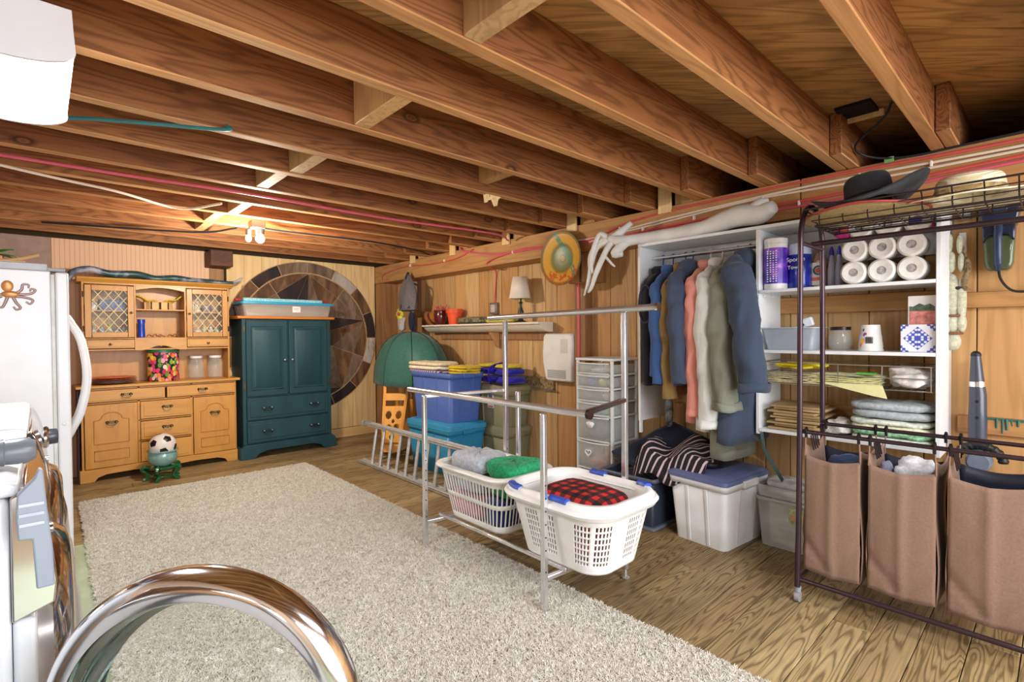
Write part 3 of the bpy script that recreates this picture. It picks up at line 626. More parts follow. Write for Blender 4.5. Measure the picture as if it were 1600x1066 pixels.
t=thing('artificial_plant','small plant with bright green leaves in a brown pot on top of the fridge','plant',(-.20,3.95,1.673))
build('pot',MB().lathe([(.001,0),(.05,0),(.06,.07),(.055,.07),(.001,.06)],20),plain('terracotta','#b0704c',.7),t)
lf=plain('leaf_green','#4f9a34',.4,nz=.15)
rd=random.Random(4)
for i in range(9):
    a=i*.7; L_=.12+.04*rd.random(); ex=Vector((math.cos(a),math.sin(a),.35+.3*rd.random())).normalized(); sd=ex.cross(Vector((0,0,1))).normalized()
    vs=[];
    for j in range(7):
        u=j/6; c=Vector((0,0,.07))+ex*L_*u+Vector((0,0,-.05*u*u)); wd=.022*math.sin(PI*min(1,u*.95+.05))+.001; vs+= [c-sd*wd,c+Vector((0,0,.004)),c+sd*wd]
    build('leaf',MB().add(vs,[(j*3+q_,j*3+q_+1,j*3+q_+4,j*3+q_+3) for j in range(6) for q_ in (0,1)]),lf,t,solid=.0015)
simple('bamboo_stick',MB().tube(bezier([(-.40,3.62,1.685),(-.22,3.66,1.683),(-.09,3.68,1.70),(.0,3.70,1.735)],6),.009,8),plain('bamboo','#d8ae78',.5),'bent tan stick with dark tape lying on top of the fridge, its tip raised','stick')
simple('bamboo_stick',MB().tube(bezier([(-.40,3.60,1.682),(-.2,3.6,1.682),(-.05,3.61,1.682)],6),.008,8),plain('bamboo2','#e2c090',.5),'straight pale stick lying flat along the near edge of the fridge top','stick')
# --- washer, dryer and the open door in front ---
wsh=plain('washer_white','#d6d9de',.25,nz=.01); scr=plain('chrome_trim','#d8d4d2',.10,1,nz=0); gp=plain('grey_plastic','#8f98a6',.4,nz=.02); dkg=plain('smoke_plastic','#3a3c44',.25,nz=0)
def machine(y0,y1,label,name,doorz=.60,opened=False,kn_=True):
    t=thing(name,label,'washing machine' if name!='dryer' else 'dryer',(0,0,0))
    build('cabinet',MB().box(-.70,-.045,y0,y1,.02,1.02),wsh,t,bevel=.012,seg=3)
    build('top',MB().prism([(-.70,1.021),(-.035,1.021),(-.03,1.04),(-.05,1.05),(-.70,1.05)],y0,y1,'xz').xf(Matrix.Identity(4)),wsh,t,bevel=.006)
    prof=[(-.044,1.02),(-.026,1.03),(-.012,1.0),(.006,.93),(.012,.86),(.008,.82),(-.044,.80)]
    build('control_panel',MB().prism(prof,y0+.012,y1-.012,'xz'),scr,t,bevel=.004)
    build('end_cap',MB().prism([(p[0]+(.004 if i in (1,2,3,4,5) else 0),p[1]) for i,p in enumerate(prof)],y0-.002,y0+.011,'xz'),scr,t,bevel=.003)
    if kn_: kn=build('knob',MB().lathe([(.034,0),(.034,.010),(.027,.014),(.026,.034),(.023,.038),(.001,.039)],24,(.002,(y0+y1)/2+.02,.955),'x'),dkg,t); build('knob_ring',MB().lathe([(.037,0),(.038,.006),(.031,.012)],24,(.004,(y0+y1)/2+.02,.955),'x'),scr,kn)
    bt=MB()
    for q_ in range(4): bt.lathe([(.010,0),(.010,.008),(.001,.009)],10,(.004,y0+.09+q_*.04,.93-.01*q_),'x')
    build('buttons',bt,chrome,t)
    fp=MB().box(-.044,-.012,y0+.004,y1-.004,.03,.80); build('front_panel',fp,wsh,t,bevel=.008,seg=3)
    cy=(y0+y1)/2
    if not opened:
        d=build('door_ring',MB().lathe([(.262,-.012),(.268,.010),(.25,.035),(.215,.048),(.205,.046),(.198,.030)],48,(0,cy,doorz),'x',cap0=False,cap1=False),scr,t)
        build('door_glass',MB().lathe([(.20,.030),(.17,.046),(.10,.060),(.001,.066)],40,(0,cy,doorz),'x',cap0=False,cap1=False),plain('door_glass_smoke','#55606a',.05,nz=0,coat=1,spec=.8),d)
        build('door_handle',MB().tube([(.035,cy-.235+.0,doorz-.06),(.058,cy-.245,doorz),(.035,cy-.235,doorz+.06)],.011,8),scr,d)
    else:
        build('drum_gasket',MB().lathe([(.24,-.01),(.245,.004),(.215,.008),(.20,-.02),(.20,-.2),(.001,-.35)],40,(0,cy,doorz),'x',cap0=False,cap1=False),plain('gasket_grey','#50545a',.6),t)
    return t
machine(2.0,2.72,'far white front-loading machine with chrome control panel, nearest the fridge','dryer')
machine(1.24,1.92,'middle white front-loading machine with chrome panel and grey end cap at the left edge','washing_machine',kn_=False)
t=thing('ribbed_cylinder','grey ribbed plastic cylinder lying on the front edge of the middle machine','bottle',(-.055,1.38,1.051))
build('barrel',MB().lathe([(.001,-.045),(.024,-.045),(.026,-.02),(.024,-.018),(.026,.0),(.024,.002),(.026,.03),(.018,.045),(.001,.046)],20,(0,0,.027),'x'),plain('slate_plastic','#6a7078',.3,nz=0),t)
# grey door-hinge bracket on the middle machine's corner
bk=thing('hinge_bracket','grey slotted plastic bracket at the near corner of the middle machine','bracket',(0,1.205,0))
build('plate',MB().prism([(-.006,1.072),(.0,1.066),(.004,1.0),(.010,.93),(.012,.862),(-.012,.862),(-.016,.95),(-.034,.952),(-.036,.99),(-.034,1.03),(-.012,1.055)],0,.022,'xz'),gp,bk,bevel=.003)
for z_ in (.975,.992,1.009): build('slot',MB().box(-.032,.0,-.002,.001,z_,z_+.005),plain('slot_light','#b4bcc8',.4),bk)
m3=machine(.46,1.16,'nearest white machine with its round chrome door swung open, just outside the left edge','washing_machine',opened=True,kn_=False)
m3.location=(-.13,-.06,0)
dr=thing('washer_door','large round chrome washer door with clear glass bowl, swung open in the foreground','washer door',(.198,1.012,.622))
f2=Vector((f_.x,f_.y,0)).normalized(); side=Vector((f2.y,-f2.x,0)); Md=Matrix((side,Vector((0,0,1)),-f2)).transposed().to_4x4()
def dl(prof,n=96): return MB().lathe(prof,n,cap0=False,cap1=False).xf(Md)
build('outer_ring',dl([(.205,-.035),(.235,-.045),(.262,-.035),(.277,-.012),(.277,.008),(.266,.026),(.248,.034),(.232,.031)]),chrome,dr,sharp=60)
build('inner_band',dl([(.232,.031),(.227,.024),(.222,.0),(.212,-.025),(.205,-.035)]),plain('mirror_band','#7c837f',.08,1,nz=0),dr,sharp=60)
build('glass_bowl',dl([(.222,-.01),(.216,.022),(.19,.05),(.13,.075),(.06,.085),(.001,.087),(.001,.083),(.06,.081),(.13,.070),(.186,.046),(.21,.02),(.216,-.01)]),plain('bowl_glass','#f2f6f4',.02,0,nz=0,trans=1,ior=1.18),dr,sharp=80)
build('hinge_arm',MB().obox(Vector((-.195,.18,0)),(.05,.05,.10),Matrix.Rotation(-.75,3,'Z')),chrome,dr,bevel=.008)
# --- ceiling lamps ---
t=thing('fluorescent_light','white wraparound fluorescent fixture with a glowing diffuser under the joists at the upper left','ceiling light',(-.06,1.97,0))
wm=plain('fixture_white','#dcdce2',.4,nz=.01); em=plain('glowing_diffuser','#ffffff',.4,nz=0,emit='#fff8f0',es=4)
x0,x1=-.135,.135
build('housing',MB().box(x0+.012,x1-.012,-.255,.255,2.075,2.13),wm,t,bevel=.004)
pf=[(x1-.004,2.075)]+[(x1*math.cos(a),2.02-.045*math.sin(a)) for a in [PI*k/16 for k in range(17)]]+[(x0+.004,2.075)]
build('diffuser',MB().prism([(a,b_) for a,b_ in pf],-.25,.25,'xz'),em,t)
for y in (-.262,.251): build('end_cap',MB().prism([(a*1.02,b_-.002 if b_<2.05 else b_) for a,b_ in pf]+[(x0+.004,2.125),(x1-.004,2.125)],y,y+.011,'xz'),wm,t)
for y in (-.2,.2): build('hanger',MB().tube([(.0,y,2.13),(.004,y,2.19),(.0,y,2.24)],.004,6),plain('cord_white','#dcdad6',.6),t)
t=thing('bulb_holder','grey junction box with two bare glowing bulbs under the joists above the hutch','ceiling light',(1.25,4.27,0))
gm=plain('galvanised','#8d8a88',.4,.7)
build('junction_box',MB().box(-.05,.05,-.05,.05,2.13,2.188),gm,t,bevel=.004); build('socket',MB().lathe([(.03,2.085),(.035,2.128),(.001,2.13)],16,(.02,-.01,0)),gm,t); build('socket',MB().lathe([(.02,2.075),(.022,2.12),(.001,2.13)],16,(-.055,.02,0)),gm,t)
build('bulb',MB().sphere((.02,-.01,2.052),.033,16,12),plain('bulb_white','#ffffff',.3,nz=0,emit='#fff2dc',es=14),t); build('bulb',MB().sphere((-.055,.02,2.05),.022,14,10,(1,1,1.2)),plain('bulb_amber','#ffe0b0',.3,nz=0,emit='#ffc880',es=8),t)
# --- rug ---
rg=thing('rug','big cream shaggy rug covering the middle of the floor','rug')
RX0,RX1,RY0,RY1=.20,1.934,.25,5.16
mb=MB()
from mathutils import noise as mn
def rgf(u,v):
    x=RX0+(RX1-RX0)*u; y=RY0+(RY1-RY0)*v; ed=min(u,1-u,v,1-v)
    return (x-.06*(1-v)*(1-u)+.006*mn.noise(Vector((x*9,y*9,1))),y+.006*mn.noise(Vector((x*9,y*9,5))),.010+.006*mn.noise(Vector((x*5,y*5,0))) if ed>0 else .001)
mb.grid(rgf,90,250)
m,nt,b=newmat('rug_shag'); nn=noise(nt,coords(nt,(1,1,1),rnd=False),55,3,.6); n2=noise(nt,coords(nt,(1,1,1),rnd=False),1.6,3,.5)
c=ramp(nt,[(.3,'#a89c88'),(.5,'#ccc3b0'),(.68,'#ded7c8')],nn); nt.links.new(mixc(nt,mathn(nt,'MULTIPLY',n2,.25),c,'#b3a791'),b.inputs['Base Color']); b.inputs['Roughness'].default_value=.95; bump(nt,b,nn,.8,.012)
backing=build('backing',mb,m,rg,sharp=180)
m2,nt,b=newmat('rug_yarn'); oi=nt.nodes.new('ShaderNodeTexCoord'); n2=noise(nt,oi.outputs['Object'],1.4,3,.5)
ri=nt.nodes.new('ShaderNodeObjectInfo'); c=ramp(nt,[(0,'#bdb7a8'),(.5,'#d8d4c8'),(1,'#e6e3dc')],ri.outputs['Random']); nt.links.new(mixc(nt,0.0,c,'#b3a791'),b.inputs['Base Color']); b.inputs['Roughness'].default_value=.95
# yarn tuft prototype, scattered by geometry nodes (pile cannot be counted)
tm_=MB(); rd=random.Random(9)
for i in range(5):
    a=rd.random()*6.28; le=rd.uniform(.6,1.0); bx,by=math.cos(a)*.004,math.sin(a)*.004
    tm_.tube([(bx*.3,by*.3,0),(bx*1.2,by*1.2,.008*le),(bx*3.0+.002,by*3.0,.013*le)],[.0018,.0020,.0006],4)
tuft=build('yarn_tuft',tm_,m2); 
pile=build('pile',MB().grid(lambda u,v:(RX0+(RX1-RX0)*u-.06*(1-v)*(1-u),RY0+(RY1-RY0)*v,.009),2,2),m2,rg,kind='stuff')
ng=bpy.data.node_groups.new('pile_scatter','GeometryNodeTree'); ng.interface.new_socket('Geometry',in_out='INPUT',socket_type='NodeSocketGeometry'); ng.interface.new_socket('Geometry',in_out='OUTPUT',socket_type='NodeSocketGeometry')
gi=ng.nodes.new('NodeGroupInput'); go=ng.nodes.new('NodeGroupOutput'); ds=ng.nodes.new('GeometryNodeDistributePointsOnFaces'); ds.inputs['Density'].default_value=17000
io=ng.nodes.new('GeometryNodeInstanceOnPoints'); ob=ng.nodes.new('GeometryNodeObjectInfo'); ob.inputs['Object'].default_value=tuft; ob.inputs['As Instance'].default_value=True
rvn=ng.nodes.new('FunctionNodeRandomValue'); rvn.data_type='FLOAT_VECTOR'; rvn.inputs[0].default_value=(-.6,-.6,0); rvn.inputs[1].default_value=(.6,.6,6.28)
rs=ng.nodes.new('FunctionNodeRandomValue'); rs.data_type='FLOAT'; rs.inputs[2].default_value=.7; rs.inputs[3].default_value=1.25
ng.links.new(gi.outputs[0],ds.inputs[0]); ng.links.new(ds.outputs['Points'],io.inputs['Points']); ng.links.new(ob.outputs['Geometry'],io.inputs['Instance']); ng.links.new(rvn.outputs[0],io.inputs['Rotation'])
ng.links.new([o_ for o_ in rs.outputs if o_.enabled][0] if any(o_.enabled for o_ in rs.outputs) else rs.outputs[1],io.inputs['Scale']); ng.links.new(io.outputs[0],go.inputs[0])
gm_=pile.modifiers.new('scatter','NODES'); gm_.node_group=ng
tuft.location=(1.0,1.9,.009); tuft.parent=pile
# ================= right side =================
from mathutils import noise as mn
# --- cables stapled to the beam and ceiling ---
redm=plain('red_cable','#d8575c',.45,nz=.04); whm=plain('white_cable','#e9dccb',.45,nz=.03); blkm=plain('black_cable','#26262c',.5,nz=0); pkm=plain('pink_cable','#d85f78',.45,nz=.04)
def cable(pts,r,mat,label,n=7,group=None,name='cable'):
    return simple(name,MB().tube(bezier(pts,6),r,n),mat,label,'cable',group)
XC=BX-.012
cable([(XC,-.6,2.172),(XC,.13,2.156),(XC,.8,2.165),(XC,1.6,2.160),(XC,2.2,2.13),(XC,2.55,2.05),(XC,2.75,2.04)],.007,redm,'uppermost red cable along the beam from the right edge to the green dish')
cable([(XC,-.6,2.135),(XC,.13,2.128),(XC,.9,2.135),(XC,1.6,2.115),(XC,2.2,2.08),(XC,2.6,2.03)],.007,whm,'cream cable just below the uppermost red cable on the beam')
cable([(XC,-.6,2.112),(XC,.13,2.108),(XC,.7,2.105),(XC,1.3,2.115),(XC,2.0,2.075),(XC,2.5,2.055),(XC,2.9,2.075),(XC,3.0,2.12)],.007,whm,'second cream cable on the beam, its end curling up past the dish')
cable([(XC,-.6,2.085),(XC,.13,2.082),(XC,.7,2.06),(XC,1.3,2.055),(XC,2.0,2.045),(XC,2.6,2.02)],.008,redm,'middle red cable running along the beam above the white closet')
cable([(XC,-.6,2.055),(XC,.13,2.060),(XC,.7,2.03),(XC,1.3,2.03),(XC,1.8,2.03),(XC,2.4,2.005)],.008,pkm,'lowest pink-red cable on the beam behind the hats')
cable([(XC,2.9,2.03),(XC,3.2,2.055),(XC,3.6,2.06),(XC,3.9,2.09),(XC,4.25,2.16),(XC+.02,4.35,2.21)],.009,pkm,'thick pink cable left of the dish rising onto the beam top')
cable([(XC,3.0,2.05),(XC,3.35,2.07),(XC,3.7,2.04),(XC,3.88,2.0),(XC+.08,3.9,1.955),(PX-.02,4.0,1.93),(PX-.02,4.03,1.62)],.007,redm,'red cable dropping from the beam to the outlet box')
cable([(XC,5.99,2.0),(XC,5.97,2.06),(XC,5.7,2.10),(XC,5.3,2.115),(XC,4.9,2.09),(XC,4.4,2.10),(XC,4.1,2.16)],.006,redm,'thin red cable looping along the far end of the beam')
cable([(3.395,2.80,1.94),(3.395,2.83,1.85),(3.398,2.83,1.5),(3.398,2.83,.95)],.012,redm,'red cable running down the post beside the wall heater')
cable([(-.9,3.50,2.178),(-.13,3.488,2.18),(.39,3.468,2.176),(1.0,3.447,2.18),(1.9,3.48,2.176),(2.94,3.417,2.18),(3.2,3.5,2.16)],.008,pkm,'long red cable stapled across the underside of the joists')
cable([(-.9,3.3,2.18),(-.01,3.746,2.178),(.345,3.894,2.178),(.715,4.135,2.176),(.9,3.816,2.18)],.008,whm,'white cable sagging under the joists left of the bare bulbs')
cable([(.0,2.75,2.14),(.092,2.693,2.17),(.3,2.55,2.165),(.587,2.428,2.175),(.6,2.44,2.2)],.008,plain('teal_cable','#2f6f70',.45),'short dark teal cable beside the fluorescent fixture')
cable([(.02,5.318,2.178),(.954,5.004,2.176),(1.2,4.6,2.18)],.008,blkm,'black cable under the joists left of the bulbs')
cable([(1.30,4.33,2.17),(1.45,4.48,2.178),(2.3,4.443,2.176),(2.9,4.6,2.176),(3.2,4.8,2.18)],.008,blkm,'black cable under the joists from the bulbs to the beam')
cable([(2.98,.56,2.385),(3.02,.60,2.33),(3.12,.74,2.26),(3.22,.70,2.215),(XC,.55,2.185),(XC,.3,2.186),(XC,-.3,2.20)],.006,blkm,'black cable hanging from the ceiling slot above the black hat')
for k,(yy,zz) in enumerate(((.45,2.125),(.75,2.133),(1.25,2.11),(1.7,2.07),(2.1,2.055),(3.5,2.06),(.62,2.05),(1.05,2.045),(2.3,2.09),(4.6,2.10),(5.3,2.118))):
    simple('cable_staple',MB().box(XC-.013,BX-.0005,yy-.005,yy+.005,zz-.014,zz+.014),plain('staple_white','#f4f0ea',.4,nz=0),'small white cable staple on the beam','staple','white cable staples along the beam',bevel=.002)
t=thing('ceiling_slot','dark recessed box with a wooden lip in the ceiling boards above the hats','box',(2.975,.70,2.40))
build('recess',MB().obox(Vector((0,0,-.008)),(.16,.15,.014),Matrix.Identity(3)),plain('slot_dark','#15131c',.9),t)
build('lip',MB().obox(Vector((.092,-.0,-.02)),(.025,.19,.03),Matrix.Identity(3)),W_pine,t,bevel=.003)
simple('green_tape',MB().box(XC-.012,XC-.004,.60,.64,2.172,2.20),plain('tape_green','#7fb06a',.6),'scrap of green tape where the black cable meets the beam','tape')
# --- hanging dish ---
m,nt,b=newmat('dish_glaze'); tc=nt.nodes.new('ShaderNodeTexCoord'); sp=nt.nodes.new('ShaderNodeSeparateXYZ'); nt.links.new(tc.outputs['Object'],sp.inputs[0])
rr_=mathn(nt,'SQRT',mathn(nt,'ADD',mathn(nt,'POWER',sp.outputs[1],2),mathn(nt,'POWER',sp.outputs[2],2)))
base=ramp(nt,[(0,'#8f7f36'),(.09,'#a8924a'),(.10,'#6b6230'),(.2,'#8a8a50'),(.34,'#6f7440'),(.50,'#8a8148'),(.56,'#d0a040'),(.60,'#d9a93c'),(.86,'#d2962e'),(.88,'#8a6a30'),(1,'#7a6a3c')],mathn(nt,'MULTIPLY',rr_,4.3))
q1=mathn(nt,'ABSOLUTE',mathn(nt,'ADD',mathn(nt,'SUBTRACT',mathn(nt,'MULTIPLY',sp.outputs[1],.85),mathn(nt,'MULTIPLY',sp.outputs[2],.53)),.059))
leafm=mathn(nt,'MULTIPLY',mathn(nt,'LESS_THAN',q1,.022),mathn(nt,'GREATER_THAN',noise(nt,tc.outputs['Object'],45,3,.6),.44))
c=mixc(nt,mathn(nt,'MULTIPLY',leafm,.85),base,'#2c8a78')
fl=mathn(nt,'MULTIPLY',mathn(nt,'LESS_THAN',sp.outputs[2],-.10),mathn(nt,'GREATER_THAN',noise(nt,tc.outputs['Object'],28,2,.5),.52)); c=mixc(nt,fl,c,'#c85f24')
nt.links.new(c,b.inputs['Base Color']); b.inputs['Roughness'].default_value=.38
dish=simple('hanging_dish',MB().lathe([(.001,.002),(.09,.003),(.125,.014),(.135,.022),(.20,.030),(.225,.040),(.228,.034),(.20,.022),(.13,.006),(.09,-.006),(.001,-.008)],56,(0,0,0),'x'),m,'round ochre glazed dish with a teal leaf, hung on the beam left of the closet','dish')
dish.scale=(-1,1,1); dish.location=(3.235,2.86,1.925)
for v in dish.data.vertices: v.co.z*=1.0; v.co.y*=1.0
# --- crown shelf and its things ---
cs=thing('wall_shelf','long white crown-moulding shelf on the plank wall with a wooden bracket','shelf')
crw=plain('cream_paint','#e6ded2',.45,nz=.03)
def prism_xz_y(poly,y0,y1):
    n=len(poly); return MB().add([(a,y0,b_) for a,b_ in poly]+[(a,y1,b_) for a,b_ in poly],[tuple(range(n)),tuple(reversed(range(n,2*n)))]+[(i,n+i,n+(i+1)%n,(i+1)%n) for i in range(n)])
crp=[(3.28,1.402),(3.28,1.385),(3.31,1.375),(3.33,1.35),(3.37,1.325),(3.40,1.315),(3.474,1.312),(3.474,1.402)]
build('crown',prism_xz_y(crp,3.20,5.10),crw,cs,sharp=20)
build('backboard',MB().box(3.475,3.498,3.28,5.0,1.235,1.31),W_post,cs,bevel=.002); build('corbel',prism_xz_y([(3.36,1.311),(3.474,1.311),(3.474,1.15),(3.45,1.17),(3.42,1.24)],3.95,3.99),W_plank,cs,bevel=.002)
t=thing('table_lamp','small table lamp with cream square shade and dark green base on the crown shelf','lamp',(3.362,3.51,1.403))
build('base',MB().lathe([(.05,0),(.052,.008),(.03,.02),(.018,.04),(.028,.08),(.03,.10),(.014,.14),(.012,.17),(.02,.19),(.008,.20),(.006,.25)],20),plain('verdigris','#39463e',.4,.5,nz=.2,nscale=40),t)
sh=MB(); 
def ringsq(h,z): return [(h,h,z),(-h,h,z),(-h,-h,z),(h,-h,z)]
sh.loft([ringsq(.088,.225),ringsq(.060,.43)],True,False,False)
o=build('shade',sh,plain('lamp_shade','#ece2d4',.8,nz=.02),t,solid=.003); o.rotation_euler=(0,0,.55)
t=thing('flower_pot','bright orange-red flower pot on the crown shelf','pot',(3.385,4.60,1.403))
om=plain('orange_pot','#e85a2c',.4,nz=.03); build('body',MB().lathe([(.001,0),(.062,0),(.082,.125),(.093,.127),(.097,.17),(.09,.17),(.086,.13),(.06,.01),(.001,.01)],28),om,t)
t=thing('plant_pot','dark wine-red glazed pot with pink leaves left of the orange flower pot','pot',(3.385,4.87,1.403))
build('body',MB().lathe([(.001,0),(.05,0),(.075,.06),(.078,.12),(.07,.15),(.075,.165),(.062,.165),(.06,.1),(.001,.02)],24),plain('wine_glaze','#5a1620',.15,nz=.1,coat=.7),t)
rd=random.Random(8)
for i in range(7):
    a=i*.9; build('leaf',MB().tube(bezier([(.02*math.cos(a),.02*math.sin(a),.10),(.05*math.cos(a),.05*math.sin(a),.19),(.08*math.cos(a),.08*math.sin(a),.20+.04*rd.random())],4),[.004]*3+[.014]*4+[.006,.002],6,flat=.25),plain('pink_leaf','#d8766a',.5),t)
hm=fabric('brown_felt','#a8642a')
t=thing('felt_hat','small brown felt hat tipped on its side at the left end of the crown shelf','hat',(3.385,5.03,1.47)); 
hs_=MB().lathe([(.115,-.02),(.12,-.012),(.085,.0),(.08,.05),(.07,.095),(.04,.11),(.001,.105)],28,cap0=False); o=build('crown',hs_,hm,t,solid=.004); o.rotation_euler=(.9,.5,0); 
o=build('band',MB().lathe([(.0865,.003),(.0845,.028)],28,cap0=False,cap1=False),plain('hat_band','#4a2c1a',.6),t,solid=.003); o.rotation_euler=(.9,.5,0)
m,nt,b=newmat('camo_cloth'); nn=noise(nt,coords(nt,(1,1,1)),26,3,.6); nt.links.new(ramp(nt,[(.36,'#4a4438'),(.45,'#8a8468'),(.54,'#6e7060'),(.62,'#a09a7c')],nn,'CONSTANT'),b.inputs['Base Color']); b.inputs['Roughness'].default_value=.9
lump('folded_cloth',3.38,4.18,1.44,.08,.33,.035,m,'heap of camouflage cloth on the crown shelf right of the orange pot','cloth',4)
lump('folded_cloth',3.36,3.80,1.43,.07,.22,.025,fabric('yellow_cloth2','#cfc04a'),'flat yellow cloth on the crown shelf left of the lamp','cloth',9)
# hanging bag, gloves
t=thing('hanging_backpack','grey and black drawstring backpack hanging from the beam in the far corner','bag',(3.19,5.25,0))
bm_=fabric('grey_nylon','#6c6668',ws=.6,rough=.6); bk_=fabric('black_nylon','#23263c',ws=.5,rough=.6)
def bagf(u,v):
    a=2*PI*u; z=2.0-.42*v; w_=(.03+.12*math.sin(min(1,v*1.15)*PI*.62))*(1+.08*math.sin(a*5+v*4)); return (.55*w_*math.cos(a),w_*math.sin(a)*1.05,z)
build('body',MB().grid(bagf,36,16),bm_,t,sharp=180); build('flap',MB().lathe([(.012,2.03),(.04,1.97),(.062,1.88),(.068,1.84)],16,cap0=True,cap1=False,sx=.75),bk_,t)
build('strap',MB().tube(bezier([(.02,-.06,1.9),(.03,-.17,1.85),(.02,-.16,1.7),(.0,-.12,1.6)],5),.012,6,flat=.4),bk_,t); build('bottom_panel',MB().lathe([(.13,1.66),(.135,1.60),(.10,1.57),(.001,1.565)],20,sx=.58,cap0=False),bk_,t)
t=thing('fabric_flower','lime yellow fabric flower hanging below the backpack','ornament',(3.18,5.42,1.54))
for i in range(6): build('petal',MB().sphere((0,.045*math.cos(i*1.05),.045*math.sin(i*1.05)),.034,10,8,(.6,1,1)),plain('lime','#c6cc2c' if i%2 else '#e0d83c',.7),t)
build('centre',MB().sphere((-.02,0,0),.02,10,8),plain('flower_magenta','#b83a74',.6),t)
lump('glove',3.19,5.40,1.42,.035,.06,.09,fabric('pale_glove','#b6b0ae'),'pale grey glove hanging below the lime flower','glove',6,amp=.35)
lump('cloth_strip',3.2,5.18,1.45,.03,.05,.12,bk_,'dark cloth strip hanging from the backpack beside the hat','cloth',2,amp=.3)
simple('feather',MB().tube(bezier([(3.27,5.06,1.31),(3.24,4.95,1.25),(3.22,4.80,1.14)],5),[.006,.012,.014,.014,.015,.015,.014,.012,.009,.006,.002],6,flat=.3),plain('feather_white','#d8c8bc',.8,nz=.2,nscale=40),'white and brown feather hanging from the left end of the crown shelf','feather')
t=thing('outlet_box','grey metal outlet box at the end of the red cable on the plank wall','outlet',(PX-.012,4.03,1.57)); build('box',MB().box(-.03,.011,-.055,.055,-.07,.05),gm,t,bevel=.004); build('socket_face',MB().box(-.034,-.030,-.035,.035,-.05,.03),plain('outlet_face','#c8bcb0',.5),t,bevel=.004)
# wall heater
t=thing('wall_heater','white wall heater with bulging left edge and lower louvre beside the post','heater',(3.40,3.075,1.08))
hp=[(.175,.19),(.16,.215),(-.15,.215),(-.175,.20),(-.175,-.20),(-.16,-.215),(.13,-.215),(.15,-.20),(.185,-.05),(.19,.05)]
n=len(hp); build('body',MB().add([(0-.012,a*.93,b_*.95) for a,b_ in hp]+[(.012,a,b_) for a,b_ in hp]+[(.095,a,b_) for a,b_ in hp],[tuple(range(n))]+[(i,n+i,n+(i+1)%n,(i+1)%n) for i in range(n)]+[(n+i,2*n+i,2*n+(i+1)%n,n+(i+1)%n) for i in range(n)]),white,t,bevel=.010,seg=3)
for i in range(9): build('louvre',MB().box(-.0145,-.011,-.105,.115,-.185+i*.0085,-.181+i*.0085),plain('louvre_grey','#8a8c90',.5,nz=0),t)
build('control_label',MB().box(-.0135,-.0115,-.125,-.045,.04,.165),plain('label_grey','#d5d3d0',.5,nz=.06,nscale=60),t)
simple('stone_strip',MB().box(3.474,3.498,3.20,3.95,.775,.885),plain('granite','#8f7a5c',.25,nz=.28,nscale=38),'speckled brown granite strip fixed to the planks left of the heater','stone',bevel=.003)
simple('steel_edge_trim',MB().box(3.455,3.473,3.16,3.96,.765,.774),steel,'thin steel edge below the granite strip','trim')
# --- totes ---
def tote(name,label,x,y,z,w,d,h,col,lidc=None,taper=.86,rz=0,group=None,rib=True,lidh=.05):
    t=thing(name,label,'storage bin',(x,y,z),rz,group)
    m=plain(name+col[1:],col,.42,nz=.02)
    mb=MB(); r=.035
    ht=h-(lidh if lidc else 0)
    mb.taper(0,0,0,ht-.045,w*taper,d*taper,w*.965,d*.965,4,r,cap=False)
    build('body',mb,m,t,solid=.004)
    build('rim',MB().taper(0,0,ht-.05,ht,w*.98,d*.98,w*(1.0 if not lidc else .985),d*(1.0 if not lidc else .985),4,r,cap=False,bot=False),m,t,solid=.012)
    if rib:
        rb=MB()
        for s in (-1,1):
            for a in (-.16,.16):
                y_=a*d; k=.012
                rb.add([(s*(w*taper/2-.001),y_-k,.01),(s*(w*taper/2-.001),y_+k,.01),(s*(w*.965/2-.001),y_+k,ht-.05),(s*(w*.965/2-.001),y_-k,ht-.05),(s*(w*taper/2+.008),y_-k*.6,.01),(s*(w*taper/2+.008),y_+k*.6,.01),(s*(w*.965/2+.008),y_+k*.6,ht-.05),(s*(w*.965/2+.008),y_-k*.6,ht-.05)],[(0,1,2,3),(4,5,6,7),(0,1,5,4),(1,2,6,5),(2,3,7,6),(3,0,4,7)])
            for a in (-.18,.18):
                x_=a*w; k=.010
                rb.add([(x_-k,s*(d*taper/2-.001),.01),(x_+k,s*(d*taper/2-.001),.01),(x_+k,s*(d*.965/2-.001),ht-.05),(x_-k,s*(d*.965/2-.001),ht-.05),(x_-k*.6,s*(d*taper/2+.007),.01),(x_+k*.6,s*(d*taper/2+.007),.01),(x_+k*.6,s*(d*.965/2+.007),ht-.05),(x_-k*.6,s*(d*.965/2+.007),ht-.05)],[(0,1,2,3),(4,5,6,7),(0,1,5,4),(1,2,6,5),(2,3,7,6),(3,0,4,7)])
        o=build('ribs',rb,m,t,kind='stuff')
    for s in (-1,1): build('handle',MB().box(-w*.16,w*.16,s*(d/2-.002)-(.0 if s>0 else .022),s*(d/2-.002)+(.022 if s>0 else 0),ht-.045,ht-.002),m,t,bevel=.006)
    if lidc:
        lm=plain(name+'lid'+lidc[1:],lidc,.42,nz=.04)
        build('lid',MB().taper(0,0,ht-.012,h-.014,w*1.03,d*1.03,w*1.03,d*1.03,4,r).taper(0,0,h-.014,h,w*1.0,d*1.0,w*.92,d*.92,4,r),lm,t,bevel=.004)
    return t
tote('teal_tote','teal blue lidded tote on the floor under the cobalt blue tote',2.90,4.10,0,.44,.72,.47,'#2a83ae','#3a92be')
tote('blue_tote','cobalt blue tote stacked on the teal tote, piled with folded cloth',2.93,4.12,.472,.40,.68,.46,'#4c68ae')
tote('olive_tote','olive grey tote on the floor behind the teal tote',3.31,3.75,0,.34,.52,.42,'#7e7a5e','#86826a',rib=True)
